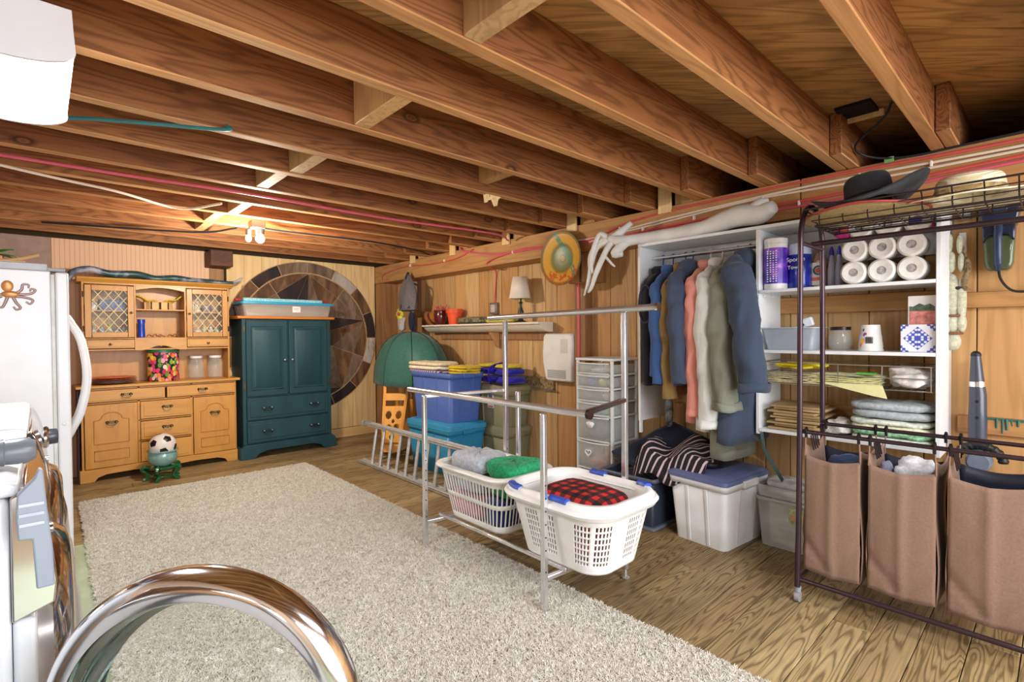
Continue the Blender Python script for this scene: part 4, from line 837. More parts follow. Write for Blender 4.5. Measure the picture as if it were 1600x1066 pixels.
tt=tote('olive_tote','olive grey tote with a paper tag, stacked on the lower olive tote under life jackets',3.31,3.75,.422,.34,.52,.39,'#807c60','#8a866c')
build('paper_tag',MB().box(-.172,-.168,-.09,-.005,.17,.31),plain('tag_paper','#e4e0e6',.6,nz=0),tt); build('tag_print',MB().box(-.174,-.172,-.075,-.02,.24,.30),plain('tag_blue','#5a6aa8',.6,nz=.1),tt); build('tag_band',MB().box(-.1735,-.172,-.085,-.01,.175,.19),plain('tag_red','#c05a50',.6,nz=.1),tt)
def cloth(name,x,y,z,sx,sy,h,mat,label,cat='cloth',seed=0,rz=0,group=None,layers=3):
    t=thing(name,label,cat,(x,y,z),rz,group)
    for i in range(layers):
        zz=h*(i+.5)/layers
        def f(u,v,i=i):
            a=2*PI*u; p=(v-.5)*PI; cx_,sn=math.cos(a),math.sin(a); e=lambda c,q: math.copysign(abs(c)**q,c)
            w1=1+.08*mn.noise(Vector((a*.7+seed+i*3,i,seed)))
            zo=.012*mn.noise(Vector((cx_*3+i+seed,sn*3,seed)))*(h/.1)**.5
            return (e(cx_,.5)*abs(math.cos(p))**.35*sx*w1, e(sn,.5)*abs(math.cos(p))**.35*sy*w1, max(.0,zz+e(math.sin(p),.6)*h/layers*.52+zo*(1 if i else .3)))
        build('fold',MB().grid(f,32,12),mat if not isinstance(mat,(list,tuple)) else mat[i%len(mat)],t,sharp=180)
    return t
def stripes(name,c1,c2,sc,axis=0,width=.5,rot=(0,0,0)):
    m,nt,b=newmat(name); wv=nt.nodes.new('ShaderNodeTexWave'); wv.bands_direction='XYZ'[axis]; wv.inputs['Scale'].default_value=sc; wv.inputs['Distortion'].default_value=.6
    nt.links.new(coords(nt,(1,1,1),rot=rot,rnd=False),wv.inputs['Vector']); nt.links.new(mixc(nt,ramp(nt,[(width,'#000000'),(width+.06,'#ffffff')],wv.outputs[0]),c1,c2),b.inputs['Base Color']); b.inputs['Roughness'].default_value=.9; return m
cloth('folded_blanket',2.88,4.28,.915,.15,.30,.11,[stripes('purple_stripe','#4a3a60','#c8b0c0',9,1),fabric('cream_knit','#e6dcc4'),fabric('cream_knit2','#ded0b2')],'folded cream and purple striped blankets on the cobalt blue tote','blanket',3)
cloth('yellow_cloth',2.98,3.90,.915,.13,.14,.08,fabric('gold_cloth','#d8ba1c'),'yellow cloth folded on the near end of the cobalt blue tote','cloth',5)
t=thing('life_jacket','royal blue and yellow life jackets lying on the upper olive tote','life jacket',(3.30,3.70,.813))
rb_=fabric('royal_nylon','#2a22a8',rough=.5,ws=.5); yb_=fabric('yellow_nylon','#d8c41e',rough=.6)
def pad(nm,x,y,z,sx,sy,sz,m): lump(nm,x,y,z,sx,sy,sz,m,None,None,seed=x*7+y*3,parent=t,amp=.12)
for i,(y_,z_) in enumerate(((-.14,.045),(.10,.045),(-.12,.125),(.12,.125))): pad('foam_panel',-.02,y_,z_,.13,.12,.036,rb_)
pad('yellow_shoulder',-.02,-.11,.175,.12,.12,.02,yb_); pad('yellow_shoulder',-.02,.14,.175,.12,.11,.02,yb_)
build('strap',MB().tube(bezier([(-.15,.02,.0+.01),(-.17,.02,.09),(-.12,.02,.17),(.05,.02,.20)],5),.012,6,flat=.3),rb_,t); build('strap',MB().tube(bezier([(-.12,-.2,.03),(-.165,-.25,.01),(-.17,-.1,-.0+.012),(-.15,.02,.015)],5),.010,6,flat=.35),plain('black_webbing','#1c1c2c',.6),t)
# green canopy dome and pine chair behind the totes
gc=fabric('green_canopy','#386a60',rough=.5,ws=.2)
t=thing('green_canopy','dark green umbrella-like fabric dome standing behind the totes in the corner','umbrella',(3.05,4.97,.74))
def dome(u,v):
    a=PI*2*u; r=math.sin(v*PI/2)**.8; sc_=1-.035*(1-abs(math.cos(4*a)))*v; return (.34*r*math.cos(a)*sc_,.58*r*math.sin(a)*sc_,.58*math.cos(v*PI/2)**.9 if v<1 else 0)
build('cover',MB().grid(dome,64,16),gc,t,solid=.003,sharp=180)
for k in range(8):
    a=2*PI*(k+.5)/8+PI/8
    build('rib_seam',MB().tube([(lambda p:(p[0]*1.01,p[1]*1.01,p[2]+.003))(dome(a/(2*PI)%1,v/10)) for v in range(0,11)],.005,5),plain('seam_dark','#1c4038',.6),t)
build('pole',MB().cyl((0,0,-.735),(0,0,.57),.012,10),steel,t)
t=thing('carved_chair','orange pine folding chair with cut-out splat standing before the green dome','chair',(0,0,0))
def bar(nm,a,b_,w_,th,par,mat):
    a,b_=Vector(a),Vector(b_); d=(b_-a); L_=d.length; z=d.normalized(); y=Vector((.55,.83,0)); y=(y-z*y.dot(z)).normalized(); x=y.cross(z)
    M3=Matrix((x,y,z)).transposed(); return build(nm,MB().obox((a+b_)/2,(w_,th,L_),M3),mat,par,bevel=.004)
LB,LT,RB,RT=(2.58,4.80,.0),(2.72,4.96,.74),(2.70,4.68,.0),(2.90,4.80,.74)
P3=lambda a,b_,t_: tuple(Vector(a).lerp(Vector(b_),t_))
bar('side_rail',P3(LB,LT,.03),LT,.032,.022,t,W_chair); bar('side_rail',P3(RB,RT,.03),RT,.032,.022,t,W_chair)
def slat(h0,h1,ins=0):
    a,b_=P3(LB,LT,h0),P3(RB,RT,h0); c,d=P3(LB,LT,h1),P3(RB,RT,h1); n_=Vector((.010,.014,0))
    q_=[Vector(p) for p in (a,b_,d,c)]; return MB().add([p-n_ for p in q_]+[p+n_ for p in q_],[(0,1,2,3),(7,6,5,4),(0,4,5,1),(1,5,6,2),(2,6,7,3),(3,7,4,0)])
build('top_slat',slat(.80,.90),W_chair,t,bevel=.003); build('lower_slat',slat(.10,.2),W_chair,t,bevel=.003)
# carved splat with cut-outs built as grid with holes
def holegrid(P,nu,nv,hole):
    mb=MB(); w_=nu+1; mb.v=[tuple(P(i/nu,j/nv)) for j in range(nv+1) for i in range(nu+1)]
    for j in range(nv):
        for i in range(nu):
            if not hole((i+.5)/nu,(j+.5)/nv): mb.f.append((j*w_+i,j*w_+i+1,(j+1)*w_+i+1,(j+1)*w_+i)); mb.m.append(0)
    return mb
def spl(u,v):
    a,b_=Vector(P3(LB,LT,.22+.5*v)),Vector(P3(RB,RT,.22+.5*v)); return a.lerp(b_,u)
def sph(u,v):
    for (a,b_,r1,r2) in ((.25,.75,.14,.11),(.75,.75,.14,.11),(.3,.4,.13,.09),(.7,.42,.13,.09),(.5,.15,.16,.06),(.5,.58,.07,.05)):
        if ((u-a)/r1)**2+((v-b_)/r2)**2<1: return True
    return False
build('cut_out_splat',holegrid(spl,28,44,sph),W_chair,t,solid=.016,sharp=180)
bar('rear_leg',(2.90,4.98,.0),(2.80,4.86,.60),.03,.022,t,W_chair); bar('rear_leg',(3.0,4.90,0),(2.92,4.76,.60),.03,.022,t,W_chair)
lump('cushion',2.86,4.93,.62,.06,.05,.03,fabric('navy_cushion','#1f2450'),'small navy cushion behind the pine chair rails','cushion',3)
# --- aluminium ladder on its side ---
la=thing('ladder','aluminium extension ladder lying on its side on the floor in front of the totes','ladder')
al=plain('aluminium','#c6c6c4',.42,.45,nz=.08,nscale=30)
def rail(y0,y1,x,z,w_=.075,h_=.028,dx=0):
    m=MB(); m.box(x-w_/2,x+w_/2,y0,y1,z-.003,z+.003); m.box(x-w_/2,x-w_/2+.004,y0,y1,z-h_/2,z+h_/2); m.box(x+w_/2-.004,x+w_/2,y0,y1,z-h_/2,z+h_/2); return m
build('side_rail',rail(2.72,4.88,2.385,.02),al,la,bevel=.001,seg=1); build('side_rail',rail(2.72,4.92,2.46,.385),al,la,bevel=.001,seg=1)
for y_ in (4.90,4.84): build('rail_tip',MB().box(2.43 if y_<4.88 else 2.42,2.49,y_,y_+.03,.36,.41),plain('tip_grey','#8a8a8a',.6),la,bevel=.003)
yy=4.64; 
while yy>2.8:
    build('rung',MB().tube([(2.39,yy,.022),(2.455,yy+.01,.383)],.015,8),al,la); yy-=.155
# --- chrome garment rack ---
ra=thing('garment_rack','chrome two-level garment rack with square posts standing half on the rug','rack')
def sq(nm,a,b_,s,par,mat=chrome,ins=.004):
    a,b_=Vector(a),Vector(b_); d=b_-a; z=d.normalized(); up=Vector((0,1,0)) if abs(z.y)<.9 else Vector((0,0,1)); x=up.cross(z).normalized(); y=z.cross(x)
    return build(nm,MB().obox((a+b_)/2,(s,s,d.length),Matrix((x,y,z)).transposed()),mat,par,bevel=ins)
ctube=plain('rack_chrome','#e4e5e8',.22,.85,nz=.03,nscale=20)
FX,BKX,Y0,Y1=1.69,2.25,1.62,2.61
p1=sq('post',(FX,Y0,.012),(FX,Y0,.93),.026,ra,ctube); p2=sq('post',(FX,Y1,.012),(FX,Y1,.93),.026,ra,ctube)
p3=sq('post',(BKX,1.565,.05),(BKX,1.565,1.405),.028,ra,ctube); p4=sq('post',(BKX,2.50,.05),(BKX,2.50,1.385),.028,ra,ctube)
sq('post',(BKX-.02,2.36,.19),(BKX-.02,2.36,.93),.026,ra,ctube)
for x_,y_ in ((FX,Y0),(FX,Y1),(BKX,1.565),(BKX,2.50)): build('foot',MB().lathe([(.02,0),(.022,.006),(.01,.014),(.008,.05),(.001,.05)],14,(x_,y_,.003)),ctube,ra)
build('front_rail',MB().tube([(FX,1.36,.955),(FX,2.78,.955)],.0165,14),ctube,ra); build('rail_cap',MB().tube([(FX,1.345,.955),(FX,1.36,.955)],.021,16),plain('cap_bronze','#4a3a3c',.35,.8),ra)
build('top_rail',MB().tube([(BKX,1.375,1.425),(BKX,2.66,1.405)],.0175,14),ctube,ra); build('rail_cap',MB().tube([(BKX,1.36,1.425),(BKX,1.375,1.425)],.022,16),chrome,ra)
sq('side_arm',(FX,1.385,.955),(BKX,1.565,.945),.024,ra,plain('arm_bronze','#6a5a54',.25,.9)); sq('side_arm',(FX,Y1,.925),(BKX,2.51,.925),.022,ra,ctube)
sq('lower_brace',(FX,Y0,.165),(BKX,1.575,.165),.022,ra,ctube); sq('lower_brace',(FX,Y1,.165),(BKX,2.5,.165),.022,ra,ctube)
sq('shelf_rail',(1.80,1.58,.185),(1.80,2.62,.185),.018,ra,ctube); sq('shelf_rail',(2.12,1.55,.185),(2.12,2.6,.185),.018,ra,ctube)
for z_ in (.30,.36,.42,.48,.54,.60,.2): 
    for (x_,y_) in ((FX,Y1),(BKX,2.50),(FX,Y0)): build('adjustment_hole',MB().cyl((x_-.002,y_-.0145,z_),(x_-.002,y_-.0125,z_),.004,8),plain('hole_dark','#2a2a2c',.8,nz=0),ra)
# --- laundry baskets ---
def basket(name,label,x,y,z,wb,db,wt,dt,h,hole,nu,nv,rz=0,r=.09,mat=white,rimr=.014):
    t=thing(name,label,'laundry basket',(x,y,z),rz)
    def per(w,d,r,u):
        # param on rounded rect
        sx,sy=w/2-r,d/2-r; L=[2*sy,PI*r/2,2*sx,PI*r/2,2*sy,PI*r/2,2*sx,PI*r/2]; T=sum(L); s=u*T
        segs=[((w/2,-sy),(0,1)),((sx,sy),0),((sx,d/2),(-1,0)),((-sx,sy),90),((-w/2,sy),(0,-1)),((-sx,-sy),180),((-sx,-d/2),(1,0)),((sx,-sy),270)]
        for i,l in enumerate(L):
            if s<=l+1e-9:
                a,b_=segs[i]
                if i%2==0: return a[0]+b_[0]*s,a[1]+b_[1]*s
                an=math.radians(b_)+s/r; return a[0]+r*math.cos(an),a[1]+r*math.sin(an)
            s-=l
        return w/2,-sy
    def P(u,v):
        vv=v; w=wb+(wt-wb)*vv; d=db+(dt-db)*vv; rr2=r*(.8+.2*v)
        # same u mapping by bottom perimeter keeps ribs straight
        x_,y_=per(w,d,rr2,u); return (x_,y_,h*v)
    build('side_wall',holegrid(P,nu,nv,hole),mat,t,solid=.004,sharp=60)
    build('base',MB().taper(0,0,0,.012,wb-.01,db-.01,wb,db,5,r*.8),mat,t,bevel=.003)
    pts=[Vector(per(wt+.02,dt+.02,r+.01,k/64)).to_3d()+Vector((0,0,h)) for k in range(64)]
    build('rim',MB().tube(pts,rimr,8,closed=True,flat=1.7),mat,t)
    return t,per
def hole1(u,v):
    k=(u*132)%1; 
    if not (.12<v<.44 or .52<v<.84): return False
    return int(u*192)%3!=0
NU1=192
bw=plain('basket_white','#e9e9e4',.4,nz=.01)
b1,_=basket('laundry_basket','white slatted laundry basket holding grey and green laundry on the rack shelf',1.975,2.31,.197,.30,.48,.42,.60,.315,hole1,NU1,25,mat=bw)
def hole2(u,v):
    if not (.14<v<.80): return False
    q_=(u*18)%1
    if int(u*18)%3==2: return False
    if not (.12<q_<.88): return False
    return int(u*18*12)%2==0 and int(v*40)%4!=0
b2,per2=basket('laundry_basket','big white laundry basket with blue handles and a red checked cloth, nearer on the rack',1.985,1.655,.197,.36,.50,.49,.62,.30,hole2,216,40,mat=white,r=.13,rimr=.020)
build('collar',MB().loft([[Vector(per2(w_,d_,.14,k/64)).to_3d()+Vector((0,0,z_)) for k in range(64)] for w_,d_,z_ in ((.50,.63,.27),(.53,.67,.275),(.54,.68,.30),(.51,.65,.335),(.47,.61,.34),(.45,.58,.30),(.44,.57,.24))],True,False,False),white,b2,sharp=180)
hb=plain('handle_blue','#2f52b8',.4)
for (a,b_) in ((.455,.50),(.605,.655),(.96,.995),(.10,.145)):
    build('blue_grip',MB().tube([Vector(per2(.495,.635,.14,a+(b_-a)*k/5)).to_3d()+Vector((0,0,.337)) for k in range(6)],.014,8,flat=1.6),hb,b2)
cloth('grey_laundry',1.96,2.42,.36,.13,.15,.22,fabric('pale_grey_cloth','#b2b8c2'),'pale grey laundry heaped in the far white basket','clothes',2,layers=2)
cloth('green_towel',2.0,2.15,.38,.14,.13,.19,fabric('green_terry','#2a9a66',nz=.2),'emerald green towel over the near end of the far basket','towel',7,layers=2)
cloth('pink_laundry',1.93,2.42,.215,.10,.17,.13,fabric('pink_cloth','#d88a9a'),'pink laundry in the bottom of the far basket','clothes',4,layers=1); cloth('navy_laundry',1.93,2.16,.215,.10,.09,.15,fabric('navy_cloth','#22306e'),'navy laundry in the bottom near end of the far basket','clothes',6,layers=1)
m,nt,b=newmat('red_check'); tc=coords(nt,(1,1,1),rnd=False); sp=nt.nodes.new('ShaderNodeSeparateXYZ'); nt.links.new(tc,sp.inputs[0])
def sqw(o,f): return mathn(nt,'GREATER_THAN',mathn(nt,'SINE',mathn(nt,'MULTIPLY',o,f)),0)
aa,bb_=sqw(sp.outputs[0],100),sqw(sp.outputs[1],100); s_=mathn(nt,'ADD',aa,bb_)
nt.links.new(ramp(nt,[(0,'#c82a26'),(.34,'#5a1418'),(.84,'#181418')],mathn(nt,'MULTIPLY',s_,.5),'CONSTANT'),b.inputs['Base Color']); b.inputs['Roughness'].default_value=.9
cloth('checked_cloth',1.97,1.62,.36,.15,.22,.17,m,'red and black checked flannel heaped in the near basket','clothes',3,layers=1)
cloth('pale_laundry',1.98,1.66,.215,.13,.18,.13,fabric('red_mix','#c06a64',nz=.3),'reddish laundry in the bottom of the near basket','clothes',8,layers=1)
# --- drawer tower ---
dt=thing('drawer_tower','tall tower of seven translucent plastic drawers between the wall heater and the closet','drawer unit',(0,0,0))
fr=plain('tower_frame','#e4e8e8',.35,nz=.01); tr=plain('translucent_drawer','#dfe4e2',.35,0,nz=.02,alpha=.27)
tx0,tx1,ty0,ty1=3.10,3.44,2.265,2.61
lv=[.045,.26,.48,.675,.78,.885,.99,1.085]
build('top',MB().box(tx0-.005,tx1+.005,ty0-.005,ty1+.005,1.085,1.105),fr,dt,bevel=.006)
build('bottom',MB().box(tx0,tx1,ty0,ty1,.02,.045),fr,dt,bevel=.004)
for (x_,y_) in ((tx0+.012,ty0+.01),(tx0+.012,ty1-.01),(tx1-.012,ty0+.01),(tx1-.012,ty1-.01)): build('corner_post',MB().box(x_-.012,x_+.012,y_-.01,y_+.01,.02,1.085),fr,dt,bevel=.003)
for i,z_ in enumerate(lv[:-1]):
    z1=lv[i+1]
    if i: build('shelf_frame',MB().box(tx0+.004,tx1,ty0+.001,ty1-.001,z_-.018,z_-.004),fr,dt,bevel=.002)
    def fc(u,v): yy_=ty0+.022+(ty1-ty0-.044)*u; return (tx0-.012-.022*math.sin(PI*u),yy_,z_+(z1-z_-.02)*v)
    d=build('drawer',MB().grid(fc,12,1).box(tx0,tx1-.02,ty0+.024,ty0+.027,z_,z1-.03).box(tx0,tx1-.02,ty1-.027,ty1-.024,z_,z1-.03).box(tx0,tx1-.02,ty0+.024,ty1-.024,z_,z_+.003),tr,dt,solid=.0025)
    build('drawer_lip',MB().tube([fc(k/10,1.0) for k in range(11)],.0055,6),fr,d)
    build('drawer_lip',MB().tube([fc(k/10,0.0) for k in range(11)],.004,6),fr,d)
def ins(nm,y_,z_,sx,sy,sz,col,label,cat='object'): lump(nm,3.2,y_,z_+sz+.004,sx,sy,sz,fabric('ins'+nm+str(y_),col),label,cat,seed=y_*9)
ins('sponge',2.40,.885,.05,.035,.028,'#d8d23a','yellow sponge in the second drawer from the top of the tower','sponge'); ins('cloth_ball',2.52,.885,.05,.035,.03,'#3a4ec0','blue cloth ball in the second drawer from the top','cloth'); ins('white_rag',2.33,.885,.05,.03,.03,'#dcdce4','white rag at the right of the second tower drawer','cloth')
ins('soap_box',2.36,.78,.05,.045,.025,'#d4c2b4','beige soap box in the third drawer from the top','box'); ins('teal_cloth',2.40,.675,.06,.09,.04,'#7fb8b0','pale teal cloth in the fourth tower drawer from the top','cloth'); ins('grey_clothes',2.44,.48,.09,.11,.07,'#3c3f46','dark grey clothes in the fifth tower drawer','clothes'); ins('orange_cord',2.42,.26,.08,.09,.035,'#d8643c','orange cord heap in the sixth drawer of the tower','cord'); ins('white_bits',2.44,.99,.05,.08,.015,'#eeeeee','white odds and ends in the top tower drawer','cloth')
t=thing('paper_cutout','white rounded paper cut-out stuck on the fifth tower drawer','cut-out',(3.058,2.44,.60)); build('shape',MB().add([(0,.035*math.cos(a)*(1+.25*math.sin(3*a)),.03*math.sin(a)*(1+.2*math.cos(2*a))) for a in [2*PI*k/24 for k in range(24)]],[tuple(range(24))]),plain('paper_white','#f2f2f2',.6,nz=0),t,solid=.002)
t=thing('paper_cutout','white heart-shaped ring stuck on the sixth tower drawer','cut-out',(3.058,2.46,.385)); build('shape',MB().tube([(0,.028*math.sin(a)**3,.008*(13*math.cos(a)-5*math.cos(2*a)-2*math.cos(3*a)-math.cos(4*a))/5) for a in [2*PI*k/28 for k in range(28)]],.005,6,closed=True),plain('paper_white2','#f2f2f2',.6,nz=0),t)
# --- white closet ---
cl=thing('closet','white melamine open closet with hanging bay and shelf bay on the right wall','closet')
CX0,CX1=3.13,3.475
build('side_panel',MB().box(CX0,CX1,2.042,2.06,.67,1.905),whitemel,cl,bevel=.0015); build('side_panel',MB().box(CX0,CX1,.395,.413,.69,1.905),whitemel,cl,bevel=.0015)
build('divider',MB().box(CX0+.005,CX1,1.228,1.246,.69,1.905),whitemel,cl,bevel=.0015); build('top_panel',MB().box(CX0,CX1,.395,2.06,1.906,1.925),whitemel,cl,bevel=.0015)
build('back_rail',MB().box(CX1-.014,CX1,.414,1.227,1.70,1.904),whitemel,cl); build('back_rail',MB().box(CX1-.014,CX1,1.247,2.041,1.70,1.904),whitemel,cl)
for z_ in (1.535,1.182,.715): build('shelf',MB().box(CX0,CX1-.015,.414,1.227,z_-.009,z_+.009),whitemel,cl,bevel=.0015)
build('foot_strip',MB().box(CX0+.005,CX0+.03,2.044,2.058,.585,.669),whitemel,cl)
for x_ in (3.285,3.335): build('rod',MB().cyl((x_,1.247,1.835),(x_,2.041,1.835),.010,12),ctube,cl)
for y_ in (1.225,): 
    for x_ in (3.20,3.32): build('shelf_peg',MB().sphere((x_,1.222,1.512),.008,8,6),white,cl)
t=thing('wire_basket','shallow wire basket slung under the middle closet shelf, holding papers','basket')
wm_=plain('wire_steel','#c8c4c2',.3,.9,nz=0)
for z_ in (1.00,1.06,1.12): build('wire_frame',MB().tube([(3.135,.425,z_),(3.135,1.215,z_),(3.45,1.215,z_),(3.45,.425,z_)],.003,5,closed=True),wm_,t)
for k in range(5): build('upright_wire',MB().cyl((3.135,.43+.195*k,1.0),(3.135,.43+.195*k,1.12),.0028,5),wm_,t)
wb_=MB()
for k in range(28): wb_.cyl((3.135,.43+.029*k,1.0),(3.45,.43+.029*k,1.0),.0015,4)
build('floor_wires',wb_,wm_,t,kind='stuff')
cloth('folded_paper',3.25,1.05,1.003,.10,.15,.055,fabric('newsprint','#d4c89a'),'stack of cream papers at the left of the wire basket','papers',2,layers=5)
cloth('folded_paper',3.24,.80,1.003,.09,.17,.06,fabric('pale_yellow_paper','#e2dca0'),'fan of pale yellow papers in the middle of the wire basket','papers',6,layers=6)
simple('paper_sheet',MB().prism([(.62,1.02),(.90,1.02),(.66,.965),(.60,.955)],3.120,3.124,'yz'),plain('yellow_sheet','#e6e2a6',.7,nz=.03),'pale yellow sheet drooping over the front of the wire basket','papers')
simple('green_tag',MB().box(3.15,3.20,.66,.74,1.071,1.08),plain('green_tag','#5aa83c',.6),'small green label on the yellow papers','label')
t=thing('rope_coil','coil of bright yellow rope on the papers in the wire basket','rope',(3.22,1.03,1.075)); rd=random.Random(3)
build('coil',MB().tube(bezier([(rd.uniform(-.07,.07),.13*math.sin(k*1.3),.012+.03*rd.random()) for k in range(16)],5),.007,6),plain('yellow_rope','#e6cf1c',.5),t)
lump('plastic_bag',3.26,.52,1.055,.11,.09,.05,plain('crinkled_plastic','#d8d2cc',.3,nz=.15,nscale=30,bumps=.9,bscale=25),'crumpled clear plastic bags at the right of the wire basket','bag',4,amp=.5)
simple('black_label',MB().box(3.13,3.20,.60,.70,1.004,1.012),black,'small black card in the wire basket beside the plastic bags','card')
for i in range(9):
    o=simple('paper_bag',MB().box(-.12,.12,-.13,.13,0,.012+.003*(i%2)),plain('kraft_paper%d'%i,['#b09468','#c4a878','#a58a5e'][i%3],.8,nz=.05),['lowest','second from the bottom','third from the bottom','fourth from the bottom','middle','fourth from the top','third from the top','second from the top','topmost'][min(i,8)]+' brown paper bag of the folded stack on the lowest closet shelf','paper bag','brown paper bags on the lowest closet shelf',bevel=.003)
    o.location=(3.28+.015*math.sin(i*2),1.04+.02*math.cos(i*3),.726+i*.0165); o.rotation_euler=(0,.0,.08*math.sin(i*5))
cloth('folded_tarp',3.28,.60,.845,.13,.18,.085,fabric('grey_tarp','#b4bcc0',rough=.5),'folded pale grey tarp on top of the lowest closet shelf pile','tarp',3,layers=2)
cloth('plastic_bags',3.28,.60,.726,.14,.175,.115,[fabric('white_green_a','#dfe6d8'),fabric('white_green_b','#8fbf98',nz=.3),fabric('white_green_c','#e8e4c4')],'flat pile of white and green plastic bags under the grey tarp','bags',9,layers=4)
lump('plastic_bag',3.25,.84,.77,.09,.06,.04,fabric('white_bag','#d8d4cc'),'crumpled white bag between the paper bags and the tarp pile','bag',11,amp=.4)
# shelf: paper goods and cleaners
t=thing('wipes_canister','tall purple canister of wipes with white lid at the left of the top closet shelf','canister',(3.22,1.165,1.545))
m,nt,b=newmat('purple_label'); nn=noise(nt,coords(nt,(1,1,1),rnd=False),14,3,.5); nt.links.new(ramp(nt,[(.35,'#3a1e9c'),(.5,'#5a2cc0'),(.62,'#a45ad8'),(.72,'#e0c0f0')],nn),b.inputs['Base Color']); b.inputs['Roughness'].default_value=.3
build('label',MB().lathe([(.064,.035),(.064,.245)],28,cap0=False,cap1=False),m,t); build('body',MB().lathe([(.001,0),(.06,0),(.0625,.01),(.0625,.27),(.055,.275),(.001,.275)],28),white,t); build('lid',MB().lathe([(.064,.272),(.064,.30),(.05,.306),(.001,.306)],28),white,t)
def textobj(s,size,loc,rot,mat,parent,ext=.0008,name='lettering'):
    cu=bpy.data.curves.new(name,'FONT'); cu.body=s; cu.size=size; cu.extrude=ext; cu.align_x='CENTER'; cu.align_y='CENTER'
    tmp=bpy.data.objects.new('tmp',cu); C.objects.link(tmp); dg=bpy.context.evaluated_depsgraph_get(); me=bpy.data.meshes.new_from_object(tmp.evaluated_get(dg)); bpy.data.objects.remove(tmp)
    o=bpy.data.objects.new(name,me); C.objects.link(o); me.materials.append(mat); o.location=loc; o.rotation_euler=rot; o.parent=parent; return o
wtx=plain('white_print','#f4f4f8',.5,nz=0)
RW=(PI/2,0,-PI/2)
for k in range(4): 
    mb=MB(); rd=random.Random(k)
    for j in range(14): mb.box(-.0672,-.0655,-.030+k*.016,-.022+k*.016,.045+j*.0135,.045+j*.0135+.004+.005*rd.random())
    build('label_print',mb,wtx,t,kind='stuff')
t=thing('paper_towels','blue wrapped paper towel pack beside the purple canister','paper towels',(3.28,1.055,1.545))
build('pack',MB().lathe([(.001,0),(.058,0),(.062,.015),(.062,.24),(.05,.262),(.001,.265)],24),plain('blue_wrap','#2438a8',.25,nz=.3,nscale=8,coat=.5),t); textobj('Sponge',.034,(-.0645,.0,.17),RW,wtx,t); textobj('Towels',.030,(-.0645,.0,.125),RW,wtx,t)
build('wrap_top',MB().lathe([(.0625,.2),(.0625,.242),(.051,.264)],24,cap0=False,cap1=False),plain('clear_wrap','#c8d4ec',.2),t)
t=thing('oil_soap_bottle','amber cleaner bottle with round red and green label on the top closet shelf','bottle',(3.32,.96,1.545))
build('body',MB().taper(0,0,0,.16,.05,.075,.05,.075,3,.02).taper(0,0,.16,.21,.05,.075,.024,.028,3,.01),plain('amber','#a08272',.15,nz=0,coat=.6),t); build('cap',MB().lathe([(.015,.205),(.015,.24),(.001,.242)],14),plain('cap_brown','#8a5a50',.4),t)
build('label',MB().box(-.028,-.026,-.033,.033,.02,.15),plain('label_cream','#e8e0d8',.5),t); build('label_ring',MB().lathe([(.018,0),(.028,0),(.028,-.002),(.018,-.002)],24,(-.028,0,.105),'x',cap0=False,cap1=False),plain('label_green','#2f6a58',.5),t); build('label_disc',MB().lathe([(.001,-.002),(.015,-.002),(.015,0)],20,(-.028,0,.105),'x'),plain('label_red','#d0523c',.5),t); build('label_band',MB().box(-.030,-.028,-.033,.033,.045,.065),plain('label_red2','#d8705a',.5),t)
for y_,l in ((.900,'left white cleaner bottle with blue spout behind the sorter leg'),(.862,'right white cleaner bottle with blue spout beside the toilet paper')):
    t=thing('cleaner_bottle',l,'bottle',(3.32,y_,1.545),0,'white cleaner bottles on the top closet shelf')
    build('body',MB().lathe([(.001,0),(.030,0),(.032,.01),(.032,.11),(.020,.16),(.015,.185),(.001,.186)],18,sy=.62),plain('bottle_bluewhite','#c0c8d8',.3,nz=.02),t); build('spout',MB().tube([(0,0,.18),(0,0,.205),(-.005,0,.235)],[.012,.012,.005],10),plain('spout_blue','#3a48b8',.4),t)
tp=plain('tissue','#efece8',.85,nz=.03,nscale=40,bumps=.3); core=plain('cardboard_core','#a8a29c',.8); tw=plain('tissue_wrap','#eeeaf0',.25,0,nz=.03,alpha=.22)
proto=None; ks=0
spots=[(.757,.0615),(.634,.0615),(.511,.0615),(.752,.180),(.632,.180),(.512,.180)]
for i,(y_,z_) in enumerate(spots):
    lb='toilet roll, %s of the %s row in the stack on the top closet shelf'%(['left','middle','right'][i%3],['lower','middle'][i//3])
    if proto is None:
        proto=thing('toilet_roll',lb,'toilet paper',(3.21,y_,1.546+z_),0,'toilet rolls on the top closet shelf')
        def rollf(u,v):
            return None
        build('paper',MB().lathe([(.021,-.052),(.050,-.058),(.060,-.048),(.061,.045),(.055,.055),(.021,.055)],28,(0,0,0),'x',cap0=False,cap1=False),tp,proto); build('core',MB().lathe([(.021,-.05),(.019,-.05),(.019,.05)],20,(0,0,0),'x',cap0=False,cap1=False),core,proto)
        build('wrapper_dimple',MB().lathe([(.022,-.048),(.014,-.04),(.001,-.036)],16,(0,0,0),'x'),plain('dimple_grey','#b4b0b0',.4,nz=.2,nscale=60),proto)
    else: dup(proto,(3.21,y_,1.546+z_),0,lb)
for y_,lb in ((.73,'toilet roll in the clear wrap of the topmost row, left'),(.61,'toilet roll in the middle of the topmost row'),(.49,'toilet roll with blue printed core at the right of the topmost row')): dup(proto,(3.22,y_,1.546+.2975),0,lb)
t=thing('tissue_pack_wrap','magenta and clear printed wrapper around the topmost toilet rolls','wrapper',(3.20,.795,1.83))
mgm=plain('magenta_wrap','#d02a86',.25,nz=.15,nscale=20,coat=.5)
def wrf(u,v): a=2*PI*u; return (.055*math.cos(a)*(1-.2*v),(-.02+.075*v),.048*math.sin(a)*(1-.75*v*v)-.004)
